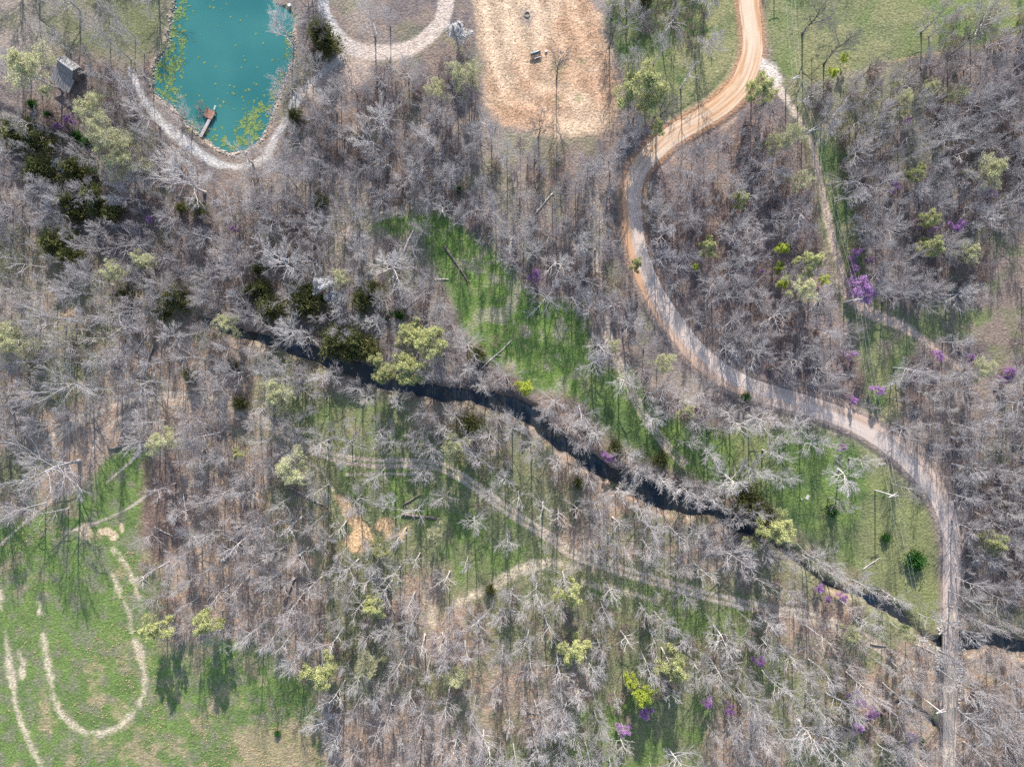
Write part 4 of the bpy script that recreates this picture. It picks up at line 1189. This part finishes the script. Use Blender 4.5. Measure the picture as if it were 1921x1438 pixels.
e = 0.25
roof = slab([sp(-e, 0, 4.6), sp(Ls + e, 0, 4.6), sp(Ls + e, -1.75, 3.35), sp(-e, -1.75, 3.35)], 0.08, 'roof', M['roof'], shed)
roof2 = slab([sp(-e, 0.003, 4.6), sp(-e, 1.75, 3.1), sp(Ls + e, 1.75, 3.1), sp(Ls + e, 0.003, 4.6)], 0.08, 'roof', M['roof'], shed)
lean = slab([sp(-1.1, 1.70, 2.95), sp(-1.1, 5.0, 2.0), sp(Ls + 0.7, 5.0, 2.0), sp(Ls + 0.7, 1.70, 2.95)], 0.08, 'lean_to_roof', M['roof'], shed)
for k, (a, b) in enumerate(((0, 3.1), (0, 3.1))):
    pass
for a in np.linspace(-1.0, Ls + 0.6, 9):               # raised seams
    slab([sp(a, 1.75, 2.975), sp(a, 4.98, 2.045), sp(a + 0.05, 4.98, 2.045), sp(a + 0.05, 1.75, 2.975)], 0.03, 'seam', M['roof'], lean)
for a in np.linspace(0.0, Ls, 6):
    slab([sp(a, -0.04, 4.62), sp(a, -1.7, 3.435), sp(a + 0.05, -1.7, 3.435), sp(a + 0.05, -0.04, 4.62)], 0.03, 'seam', M['roof'], roof)
slab([sp(-e, -0.12, 4.60), sp(Ls + e, -0.12, 4.60), sp(Ls + e, 0.12, 4.61), sp(-e, 0.12, 4.61)], 0.05, 'ridge_cap', M['trim'], roof)
for a in (0.0, Ls):
    s_ = 0.06 if a == 0 else -0.06
    mesh_obj('wall', [sp(a, -1.5, bz), sp(a, 1.5, bz), sp(a, 1.5, 3.15), sp(a, 0, 4.45), sp(a, -1.5, 3.35),
                      sp(a + s_, -1.5, bz), sp(a + s_, 1.5, bz), sp(a + s_, 1.5, 3.15), sp(a + s_, 0, 4.45), sp(a + s_, -1.5, 3.35)],
             [(0, 1, 2, 3, 4), (9, 8, 7, 6, 5)] + [(i, i + 5, (i + 1) % 5 + 5, (i + 1) % 5) for i in range(5)], M['wall'], shed)
for b, h_ in ((-1.5, 3.3), (1.5, 2.9)):
    mesh_obj('wall', [sp(0.06, b, bz), sp(Ls - 0.06, b, bz), sp(Ls - 0.06, b, h_), sp(0.06, b, h_), sp(0.06, b + 0.06, bz), sp(Ls - 0.06, b + 0.06, bz), sp(Ls - 0.06, b + 0.06, h_), sp(0.06, b + 0.06, h_)],
             [(0, 1, 2, 3), (7, 6, 5, 4), (0, 4, 5, 1), (1, 5, 6, 2), (2, 6, 7, 3), (3, 7, 4, 0)], M['wall'], shed)
dr = mesh_obj('door', [sp(Ls + 0.02, -0.5, 0.0), sp(Ls + 0.02, 0.5, 0.0), sp(Ls + 0.02, 0.5, 2.05), sp(Ls + 0.02, -0.5, 2.05), sp(Ls + 0.06, -0.5, 0.0), sp(Ls + 0.06, 0.5, 0.0), sp(Ls + 0.06, 0.5, 2.05), sp(Ls + 0.06, -0.5, 2.05)],
              [(0, 1, 2, 3), (7, 6, 5, 4), (0, 4, 5, 1), (1, 5, 6, 2), (2, 6, 7, 3), (3, 7, 4, 0)], M['darkbark'], shed)
for a in (-0.9, Ls * 0.5, Ls + 0.5):
    p = sp(a, 4.85, 1.0)
    mesh_obj('post', *box(p[0], p[1], 0.92, 0.12, 0.12, 2.0), M['wall'], shed)

# --- dock on the pond
dc = V3(392.9, 213.4, 0.35); da = math.atan2(-(225.1 - 209.1), (397.9 - 404.1))
dock = empty('fishing_dock', (float(dc[0]), float(dc[1]), -0.35))
tag(dock, 'rusty brown square fishing dock with a pale plank walkway on the pond', 'dock')
ex = np.array(G(404.1, 209.1, 0.35)) - np.array(G(388.2, 201.6, 0.35)); wx_ = np.linalg.norm(ex); ex /= wx_
ey = np.array([-ex[1], ex[0]]); wy_ = 2.15
rzd = math.atan2(ex[1], ex[0])
plat = empty_part = mesh_obj('platform', *box(0, 0, 0.52, wx_ - 0.1, wy_ - 0.1, 0.12), M['darkbark'], dock)
plat.rotation_euler = (0, 0, rzd)
npk = 11; pme = None
for k in range(npk):
    w = wy_ / npk
    if pme is None:
        pk = bevel(mesh_obj('plank', *box(0, 0, 0, wx_, w - 0.02, 0.05), M['deck'], plat), 0.008); pme = pk.data
    else:
        pk = bpy.data.objects.new('plank', pme); COL.objects.link(pk); pk.parent = plat
    pk.location = (0, -wy_ / 2 + w * (k + 0.5), 0.61 + 0.004 * (k % 3))
for sx_, sy_ in ((-1, -1), (1, -1), (1, 1), (-1, 1)):
    pp = bevel(mesh_obj('post', *box(sx_ * (wx_ / 2 - 0.08), sy_ * (wy_ / 2 - 0.08), 0.2, 0.14, 0.14, 1.7), M['deck'], dock), 0.015)
    pp.rotation_euler = (0, 0, rzd)
w0 = np.array(G(392.5, 224, 0.3)); w1 = np.array(G(376.0, 256.5, 0.2)); wd = w1 - w0; wl = float(np.linalg.norm(wd)); wa = math.atan2(wd[1], wd[0])
walk = mesh_obj('walkway', *box(wl / 2, 0, 0.46, wl, 0.56, 0.10), M['darkbark'], dock)
walk.location = (float(w0[0] - dc[0]), float(w0[1] - dc[1]), 0.0); walk.rotation_euler = (0, 0, wa)
nb_ = 22; pme = None
for k in range(nb_):
    if pme is None:
        pk = mesh_obj('plank', *box(0, 0, 0, wl / nb_ - 0.015, 0.72, 0.04), M['plank'], walk); pme = pk.data
    else:
        pk = bpy.data.objects.new('plank', pme); COL.objects.link(pk); pk.parent = walk
    pk.location = (wl / nb_ * (k + 0.5), 0, 0.535 + 0.003 * (k % 2))
rail = mesh_obj('rail', *box(wl / 2 - 0.6, 0.40, 0.66, wl + 1.2, 0.07, 0.12), M['plank'], walk)
l0 = np.array(G(400.2, 205, 0.4)); l1 = np.array(G(403.6, 197.4, 0.1)); ld = l1 - l0; ll = float(np.linalg.norm(ld))
lad = mesh_obj('ladder', *box(ll / 2, 0.12, 0.42, ll, 0.05, 0.05), M['whitep'], dock)
lad.location = (float(l0[0] - dc[0]), float(l0[1] - dc[1]), 0); lad.rotation_euler = (0, 0.12, math.atan2(ld[1], ld[0]))
mesh_obj('ladder_rail', *box(ll / 2, -0.12, 0.42, ll, 0.05, 0.05), M['whitep'], lad)
for k in range(4):
    mesh_obj('rung', *box(0.15 + k * ll / 4.4, 0, 0.42, 0.05, 0.19, 0.04), M['whitep'], lad)

# --- concrete bridge
bx0, by0 = G(1783, 1211.5)
bl = (1247.6 - 1175.4) / S; bw = 29.5 / S
bridge = tag(empty('concrete_bridge', (bx0, by0, 0)), 'low concrete slab bridge carrying the gravel road over the creek', 'bridge')
deck = bevel(mesh_obj('deck', *box(0, 0, -0.16, bw, bl, 0.46), M['concrete'], bridge), 0.03)
for s_ in (-1, 1):
    bevel(mesh_obj('kerb', *box(s_ * (bw / 2 - 0.06), 0, 0.105, 0.16, bl - 0.6, 0.09), M['concrete'], bridge), 0.02)
    mesh_obj('abutment', *box(0, s_ * (bl / 2 - 0.5), -1.3, bw - 0.1, 0.8, 1.8), M['concrete'], bridge)
mesh_obj('expansion_joint', *box(0, -bl / 2 + 0.42, 0.0735, bw - 0.36, 0.07, 0.006), M['darkbark'], bridge)
bevel(mesh_obj('pier_cap', *box(bw / 2 + 0.22, (1211.5 - 1206) / S, -0.10, 0.44, 1.7, 0.26), M['concrete'], bridge), 0.05)
mesh_obj('pier', *box(bw / 2 + 0.10, (1211.5 - 1206) / S, -1.15, 0.6, 1.1, 1.84), M['concrete'], bridge)
# dust and gravel of the wheel tracks over the deck
for s_ in (-1, 1):
    o = mesh_obj('gravel_track', *box(s_ * 0.75, -0.02, 0.0735, 0.7, bl - 0.9 if s_ < 0 else bl - 1.3, 0.006), M['stone'] if False else M['concrete'], bridge)


# --- rocks: pond rim, rubble by the bridge
def rock_field(name, spots, mat, label, cat, smin, smax, seed):
    rng = np.random.default_rng(seed)
    ph = (1 + 5 ** 0.5) / 2
    ico = np.array([(-1, ph, 0), (1, ph, 0), (-1, -ph, 0), (1, -ph, 0), (0, -1, ph), (0, 1, ph), (0, -1, -ph), (0, 1, -ph), (ph, 0, -1), (ph, 0, 1), (-ph, 0, -1), (-ph, 0, 1)]) / 1.9
    ifc = np.array([(0, 11, 5), (0, 5, 1), (0, 1, 7), (0, 7, 10), (0, 10, 11), (1, 5, 9), (5, 11, 4), (11, 10, 2), (10, 7, 6), (7, 1, 8), (3, 9, 4), (3, 4, 2), (3, 2, 6), (3, 6, 8), (3, 8, 9), (4, 9, 5), (2, 4, 11), (6, 2, 10), (8, 6, 7), (9, 8, 1)])
    b_ = MeshBin()
    for x, y, z in spots:
        s_ = rng.uniform(smin, smax)
        q = ico * (1 + rng.normal(0, 0.14, ico.shape)) * s_ * np.array([rng.uniform(0.8, 1.5), rng.uniform(0.8, 1.3), rng.uniform(0.5, 0.8)])
        a = rng.uniform(0, 6.28); c, s2 = math.cos(a), math.sin(a)
        q = np.stack([q[:, 0] * c - q[:, 1] * s2, q[:, 0] * s2 + q[:, 1] * c, q[:, 2]], 1) + np.array([x, y, z + s_ * 0.25])
        b_.add(q, ifc)
    return tag(b_.build(name, mat), label, cat, kind='stuff')


spots = []
rim = [(328, -10), (320, 40), (313, 88), (291, 117), (284, 150), (291, 177), (311, 193), (334, 213), (354, 238), (377, 255), (400, 275), (430, 289), (462, 284), (488, 265), (503, 237), (515, 202), (528, 162), (543, 132), (552, 100), (549, 60)]
rim = smooth_line([(a, b, 0) for a, b in rim], 2.2)
for a, b, _ in rim:
    for k in range(3):
        x, y = G(a + rs.normal(0, 2.6), b + rs.normal(0, 2.6)); spots.append((x, y, max(ground_z(x, y), -0.4)))
rock_field('rim_stones', spots, M['rimstone'], 'row of pale stones edging the teal pond', 'stones', 0.07, 0.27, 31)
spots = []
for cxp, cyp, sx_, sy_, n in ((1763, 1225, 4, 14, 60), (1762, 1245, 4, 10, 40), (1803, 1252, 5, 10, 50), (1806, 1224, 6, 5, 34), (1801, 1290, 3, 20, 40), (1765, 1180, 3, 10, 20), (1798, 1165, 3, 8, 16), (1740, 1205, 6, 4, 20)):
    for k in range(n):
        x, y = G(cxp + rs.normal(0, sx_), cyp + rs.normal(0, sy_)); spots.append((x, y, ground_z(x, y)))
rock_field('rubble_stones', spots, M['trim'], 'white limestone rubble beside the bridge', 'rubble', 0.08, 0.28, 32)

# --- lily pads
nl = 17000
lx = rs.uniform(280, 552, nl); ly = rs.uniform(-40, 286, nl)
sdp = poly_sd(lx, ly, POND)
dens_l = 0.008 + 0.8 * sstep(8, -8, poly_sd(lx, ly, [(318, -30), (344, -30), (346, 60), (340, 130), (335, 188), (300, 182), (286, 150), (292, 118), (312, 92)])) + 0.95 * sstep(8, -14, poly_sd(lx, ly, [(415, 262), (440, 240), (470, 205), (500, 190), (512, 205), (500, 240), (470, 282), (420, 286)])) \
    + 0.22 * sstep(6, -10, poly_sd(lx, ly, [(360, 235), (390, 230), (430, 245), (440, 290), (390, 270)])) + 0.06 * sstep(6, -10, poly_sd(lx, ly, [(400, 150), (500, 150), (510, 200), (410, 215)])) + 0.25 * sstep(10, 0, np.abs(sdp + 6)) * (ly > 60)
dens_l = dens_l * sstep(0.35, 0.62, fbm(lx / S, ly / S, 0.8, 3, 61)) * 1.5
kp = (rs.random(nl) < dens_l) & (sdp < -2)
lx, ly = lx[kp], ly[kp]
nP2 = len(lx); kk = 7
ang = np.arange(kk) * 2 * np.pi / (kk + 0.6)
rad = rs.uniform(0.08, 0.36, nP2); rot0 = rs.uniform(0, 6.28, nP2)
cxy = np.stack([(lx - 960.5) / S, (719 - ly) / S], 1) * (H + 0.33) / H
Vl = np.empty((nP2, kk + 1, 3)); Vl[:, 0, :2] = cxy
Vl[:, 1:, 0] = cxy[:, :1] + rad[:, None] * np.cos(ang[None] + rot0[:, None]); Vl[:, 1:, 1] = cxy[:, 1:] + rad[:, None] * np.sin(ang[None] + rot0[:, None])
Vl[:, :, 2] = (-0.335 + rs.uniform(0, 0.03, nP2))[:, None]; Vl[:, 1:, 2] += rs.uniform(-0.004, 0.05, (nP2, kk))
bs = (np.arange(nP2) * (kk + 1))[:, None, None]
Fl = bs + np.array([(0, i, i + 1) for i in range(1, kk)])[None]
tag(mesh_obj('lily_pads', Vl.reshape(-1, 3), [Fl.reshape(-1, 3)], M['lily']), 'yellow-green lily pads floating along the pond edges', 'lily pads', kind='stuff')


# --- tufts of weeds and dry grass
def tufts(name, xs, ys, mat, label, rmin, rmax, hmul, seed):
    rng = np.random.default_rng(seed); n = len(xs)
    x = (xs - 960.5) / S; y = (719 - ys) / S
    z = np.array([ground_z(a, b) for a, b in zip(x, y)])
    m = 6
    r = rng.uniform(rmin, rmax, n)
    a = rng.uniform(0, 6.28, (n, m)); d = r[:, None] * rng.uniform(0.3, 1.0, (n, m))
    P0 = np.stack([np.broadcast_to(x[:, None], (n, m)), np.broadcast_to(y[:, None], (n, m)), np.broadcast_to(z[:, None] - 0.02, (n, m))], -1)
    P1 = P0 + np.stack([d * np.cos(a), d * np.sin(a), r[:, None] * hmul * rng.uniform(0.5, 1.1, (n, m))], -1)
    V_, F_ = cones(P0.reshape(-1, 3), P1.reshape(-1, 3), np.repeat(r * 0.32, m))
    return tag(mesh_obj(name, V_, [F_], mat), label, 'grass tufts', kind='stuff')


tx = rs.uniform(880, 1170, 2600); ty = rs.uniform(-10, 262, 2600)
kp = poly_sd(tx, ty, SANDF) < -3
tufts('weed_tufts', tx[kp], ty[kp], M['darktuft'], 'dark weed tufts dotting the sandy field', 0.07, 0.17, 1.0, 1)
tx = rs.uniform(-20, 640, 9000); ty = rs.uniform(930, 1450, 9000)
dz = fbm(tx / S, ty / S, 0.16, 5, 77) + 0.25 * sstep(1280, 1420, ty) * sstep(220, 480, tx) - 0.06
kp = (poly_sd(tx, ty, MEADOW_SW) < -4) & (dz > 0.47 + 0.12 * rs.random(9000))
tufts('dry_tufts', tx[kp], ty[kp], M['tuft'], 'dry tan grass tufts in the striped meadow', 0.12, 0.30, 0.8, 2)

# --- power poles and wires
POLES = [((1452, -82), 8.0), ((1474.0, 167.0), 7.0), ((1503.5, 260.5), 6.6), ((1583, 567), 7.2), ((1641.5, 919), 8.6), ((1728, 1306), 8.2), ((1800, 1600), 8.2)]
NAMES = ['above the road fork', 'beside the fork of the orange road', 'beside the track at the head of the power line cut', 'at the bend of the dirt track', 'standing in the shaded glade by the road', 'at the road edge past the bridge', 'beyond the bridge']
tops = []
for k, ((bxp, byp), hp) in enumerate(POLES):
    x, y = G(bxp, byp); gz = ground_z(x, y)
    a = POLES[max(k - 1, 0)][0]; b = POLES[min(k + 1, len(POLES) - 1)][0]
    ldir = math.atan2(-(b[1] - a[1]), b[0] - a[0])
    o = empty('power_pole', (x, y, gz), ldir)
    tag(o, f'silvered wooden power pole {NAMES[k]}', 'power pole', 'poles of the power line')
    b_ = MeshBin().add(*tubes(np.array([[(0, 0, -0.3), (0, 0, hp * 0.5), (0, 0, hp)]]), np.array([[0.17, 0.145, 0.12]]), 10))
    mesh_obj('pole', np.concatenate(b_.V), b_.F + [np.array([[20 + i for i in range(10)]])], M['pole'], o, True)
    arms = [mesh_obj('crossarm', *box(0.16, 0, hp - 0.45, 0.11, 2.3, 0.14), M['pole'], o)]
    if k in (1, 2, 4, 5):
        arms.append(mesh_obj('crossarm', *box(-0.16, 0, hp - 0.47, 0.11, 1.9, 0.14), M['pole'], o))
        arms[1].rotation_euler = (0, 0, 0.28)
    bevel(arms[0], 0.01)
    pos = []
    for yy, zz in ((-1.0, hp - 0.30), (1.0, hp - 0.30), (0.0, hp + 0.06)):
        b_ = MeshBin().add(*tubes(np.array([[(0.16 if yy else 0, yy, zz - 0.08), (0.16 if yy else 0, yy, zz), (0.16 if yy else 0, yy, zz + 0.05), (0.16 if yy else 0, yy, zz + 0.12)]]), np.array([[0.035, 0.06, 0.045, 0.02]]), 8))
        mesh_obj('insulator', np.concatenate(b_.V), b_.F, M['insul'], o, True)
        c, s_ = math.cos(ldir), math.sin(ldir); lx_ = 0.16 if yy else 0
        pos.append((x + lx_ * c - yy * s_, y + lx_ * s_ + yy * c, gz + zz + 0.12))
    tops.append(pos)
for w, lb in enumerate(('overhead wire on the wood side of the crossarms', 'overhead wire on the track side of the crossarms', 'overhead wire on top of the poles')):
    pl = []
    for k in range(len(tops) - 1):
        A = np.array(tops[k][w]); B = np.array(tops[k + 1][w])
        for t in np.linspace(0, 1, 14, endpoint=(k == len(tops) - 2)):
            p = A + (B - A) * t; p[2] -= 0.9 * 4 * t * (1 - t) * np.linalg.norm(B - A) / 45
            pl.append(p)
    P_ = np.array(pl)[None]
    b_ = MeshBin().add(*tubes(P_, np.full((1, P_.shape[1]), 0.015), 5))
    tag(mesh_obj('power_wire', np.concatenate(b_.V), b_.F, M['wire'], None, True), lb, 'wire', 'wires of the power line')

# --- fallen logs
LOGS = [(835, 462, 882, 532, 0.30, 'log', 'long fallen trunk with broken limbs across the green clearing', 5), (205, 842, 286, 820, 0.34, 'log', 'dark fallen trunk near the top of the striped meadow', 5), (541, 912, 616, 952, 0.24, 'log', 'straight dark log near the wood chip piles', 2),
    (753, 963, 822, 972, 0.34, 'log', 'thick sawn log lying in the sunny glade', 4), (756, 946, 790, 925, 0.22, 'log', 'short log lying slanted above the thick sawn log', 1), (290, 988, 330, 1006, 0.16, 'palelog', 'pale broken stem in the brown brush by the meadow', 2),
    (344, 925, 350, 980, 0.15, 'palelog', 'thin bleached trunk at the wood edge by the brown brush', 2), (553, 1080, 534, 1135, 0.42, 'log', 'massive grey fallen trunk in the open wood', 4), (903, 690, 958, 640, 0.16, 'palelog', 'slim pale fallen tree between creek and clearing', 4),
    (1004, 402, 1038, 362, 0.20, 'palelog', 'pale fallen stem in the wood above the clearing', 3), (1716, 1206, 1754, 1226, 0.17, 'palelog', 'bleached log beside the bridge rubble', 1), (1632, 1206, 1662, 1213, 0.20, 'log', 'short stout log by the trail near the bridge', 2),
    (201, 635, 250, 600, 0.15, 'palelog', 'bleached thin log near the head of the creek', 1), (254, 660, 284, 618, 0.18, 'palelog', 'pale forked log below the head of the creek', 2), (268, 700, 290, 648, 0.34, 'log', 'rotten broken trunk below the head of the creek', 3),
    (492, 763, 522, 795, 0.22, 'log', 'dark log beside the pale budding tree on the upper trail', 0), (757, 474, 776, 432, 0.30, 'palelog', 'thick pale limb fallen beside the rutted track', 4), (883, 1352, 920, 1406, 0.17, 'palelog', 'pale fallen stem in the lower leaf-strewn wood', 2),
    (985, 1333, 1030, 1341, 0.18, 'log', 'dark log on leaf litter near the small green glade', 0), (1618, 1068, 1650, 1045, 0.12, 'palelog', 'thin bleached log on the lower glade grass', 1), (815, 525, 842, 524, 0.18, 'palelog', 'short bleached log at the clearing edge', 0),
    (756, 582, 800, 545, 0.15, 'palelog', 'bleached branch lying among cedars near the creek', 2), (725, 555, 755, 590, 0.18, 'log', 'mossy log among the cedars near the creek', 1), (1645, 935, 1645, 936, 0, '', '', 0)]
for x0, y0, x1, y1, r, mt, lb, nb2 in LOGS:
    if not lb:
        continue
    rng = np.random.default_rng(int(x0 * 7 + y0))
    A = np.array(G(x0, y0)); B = np.array(G(x1, y1)); L_ = float(np.linalg.norm(B - A)); an = math.atan2(*(B - A)[::-1])
    z0 = ground_z(*A); z1 = ground_z(*B)
    o = tag(empty('fallen_log', (float(A[0]), float(A[1]), z0), an), lb, 'log', None)
    K_ = 8; t = np.linspace(0, 1, K_)
    P_ = np.stack([t * L_, np.cumsum(rng.normal(0, 0.05, K_)), r * 0.75 + t * (z1 - z0) + 0.05 * rng.random(K_)], 1)[None]
    R_ = (r * (1 - 0.55 * t) * (1 + rng.normal(0, 0.05, K_)))[None]
    Vt, Qt = tubes(P_, R_, 9)
    mesh_obj('trunk', Vt, [Qt, np.array([list(range(9))[::-1]]), np.array([[(K_ - 1) * 9 + i for i in range(9)]])], M[mt], o, False)
    if nb2:
        Bb, Rb, Lb = grow(P_, R_, np.array([L_]), nb2, 0.4, 1.0, (40, 30), 0.38, 0.12, 5, 0.5, rng, 0.15, -0.02)
        Bb[..., 2] = np.maximum(Bb[..., 2], 0.05)
        for q in range(nb2):
            vb, qb = tubes(Bb[q:q + 1], Rb[q:q + 1], 5)
            mesh_obj('branch', vb, [qb], M[mt], o, True)
        B3_, R3_, L3_ = grow(Bb, Rb, Lb, 5, 0.2, 1.0, (45, 30), 0.5, 0.05, 3, 0.6, rng, 0.15)
        vb, qb = tubes(B3_, np.maximum(R3_, 0.015), 3)
        mesh_obj('twigs', vb, [qb], M['brush'], o)['kind'] = 'stuff'

# --- the bench in the sandy field
cx_, cy_ = G(1005.6, 106.5); ba = math.atan2(6.5, 19.0)
bench = tag(empty('field_bench', (cx_, cy_, ground_z(cx_, cy_)), ba), 'dark blue padded bench frame with a white front rail in the sandy field', 'bench')
b_ = MeshBin().add(*tubes(np.array([[(-1.22, 0.55, 0.72), (-1.15, 0.55, 0.75), (-0.3, 0.56, 0.77), (0.5, 0.56, 0.77), (1.15, 0.55, 0.75), (1.22, 0.55, 0.72)]]), np.array([[0.10, 0.24, 0.27, 0.27, 0.24, 0.10]]), 12))
mesh_obj('backrest', np.concatenate(b_.V), b_.F, M['blue'], bench, True)
bevel(mesh_obj('backrest_highlight', *box(0, 0.74, 0.90, 2.2, 0.14, 0.08), M['whitep'], bench), 0.02)  # white bar stands in for the highlight along the roll's sunlit top
for k in range(4):
    bevel(mesh_obj('slat', *box(0, 0.30 - 0.22 * k, 0.44, 2.2, 0.15, 0.04), M['wall'], bench), 0.008)
bevel(mesh_obj('front_rail', *box(0.25, -0.55, 0.48, 1.7, 0.09, 0.09), M['whitep'], bench), 0.015)
for sx_ in (-1, 1):
    bevel(mesh_obj('side_frame', *box(sx_ * 1.16, -0.05, 0.40, 0.09, 1.2, 0.09), M['darkbark'], bench), 0.01)
    for sy_ in (-0.55, 0.5):
        mesh_obj('leg', *box(sx_ * 1.16, sy_, 0.17, 0.085, 0.085, 0.37), M['darkbark'], bench)

# --- small things
x, y = G(1024.5, 97); o = tag(empty('cooler', (x, y, ground_z(x, y)), 0.35), 'small white box on the sand next to the bench', 'box')
bevel(mesh_obj('body', *box(0, 0, 0.15, 0.62, 0.34, 0.30), M['whitep'], o), 0.03); bevel(mesh_obj('lid', *box(0, 0, 0.335, 0.65, 0.37, 0.06), M['whitep'], o), 0.02)
x, y = G(543.5, 11); o = tag(empty('pump_box', (x, y, ground_z(x, y) - 0.05), 0.5), 'white box on the bank beside the teal pond', 'box')
bevel(mesh_obj('body', *box(0, 0, 0.2, 0.6, 0.5, 0.44), M['whitep'], o), 0.03); bevel(mesh_obj('lid', *box(0, 0, 0.45, 0.66, 0.56, 0.06), M['whitep'], o), 0.02)
x, y = G(1514.7, 932); o = tag(empty('timber_pallet', (x, y, ground_z(x, y)), 1.1), 'pale grey pallet of boards lying on the shaded glade grass', 'pallet')
for k in range(5):
    mesh_obj('board', *box(0, -0.30 + 0.15 * k, 0.135, 1.15, 0.13, 0.03), M['trim'], o)
for k in range(3):
    mesh_obj('bearer', *box(-0.48 + 0.48 * k, 0, 0.06, 0.08, 0.72, 0.115), M['wall'], o)
x, y = G(1503, 936); o = tag(empty('bucket', (x, y, ground_z(x, y))), 'small white bucket on the grass near the pallet', 'bucket')
b_ = MeshBin().add(*tubes(np.array([[(0, 0, 0.01), (0, 0, 0.15), (0, 0, 0.32), (0, 0, 0.325), (0, 0, 0.05)]]), np.array([[0.13, 0.145, 0.16, 0.145, 0.115]]), 14))
mesh_obj('pail', np.concatenate(b_.V), b_.F, M['whitep'], o, True)
b_ = MeshBin().add(*tubes(np.array([[(0.155 * math.cos(a), 0.05 * math.sin(a), 0.31 + 0.12 * math.sin(a)) for a in np.linspace(0, math.pi, 9)]]), np.full((1, 9), 0.008), 5))
mesh_obj('handle', np.concatenate(b_.V), b_.F, M['wire'], o, True)
fx_, fy_ = G(989, 28); o = tag(empty('fire_ring', (fx_, fy_, ground_z(fx_, fy_))), 'round stone fire ring on ashy ground in the sandy field', 'fire ring')
ico_o = None
for k in range(11):
    a = k * 2 * math.pi / 11; rng = np.random.default_rng(k)
    Vb, Fb = box(0, 0, 0.12, 0.34, 0.24, 0.26)
    st_ = bevel(mesh_obj('stone', [tuple(np.array(p) * (1 + rng.normal(0, 0.09, 3))) for p in Vb], Fb, M['soot'], o), 0.05)
    st_.location = (0.62 * math.cos(a), 0.62 * math.sin(a), 0); st_.rotation_euler = (0, 0, a + 1.57)

# --- labels: where things still share one, say which lies nearer the water
creek_m = np.array([G(a, b) for a, b, _ in CREEK])


def to_creek(o):
    return float(np.hypot(creek_m[:, 0] - o.location.x, creek_m[:, 1] - o.location.y).min())


same = {}
for o in COL.objects:
    if o.parent is None and 'label' in o and 'kind' not in o:
        same.setdefault(o['label'], []).append(o)
for lb, os_ in same.items():
    if len(os_) < 2:
        continue
    os_.sort(key=to_creek)
    os_[0]['label'] = lb + ', nearest the creek'
    os_[-1]['label'] = lb + ', farthest from creek'
    for o in os_[1:-1]:
        o['label'] = lb + (', middle of three' if len(os_) == 3 else ', amid its like')
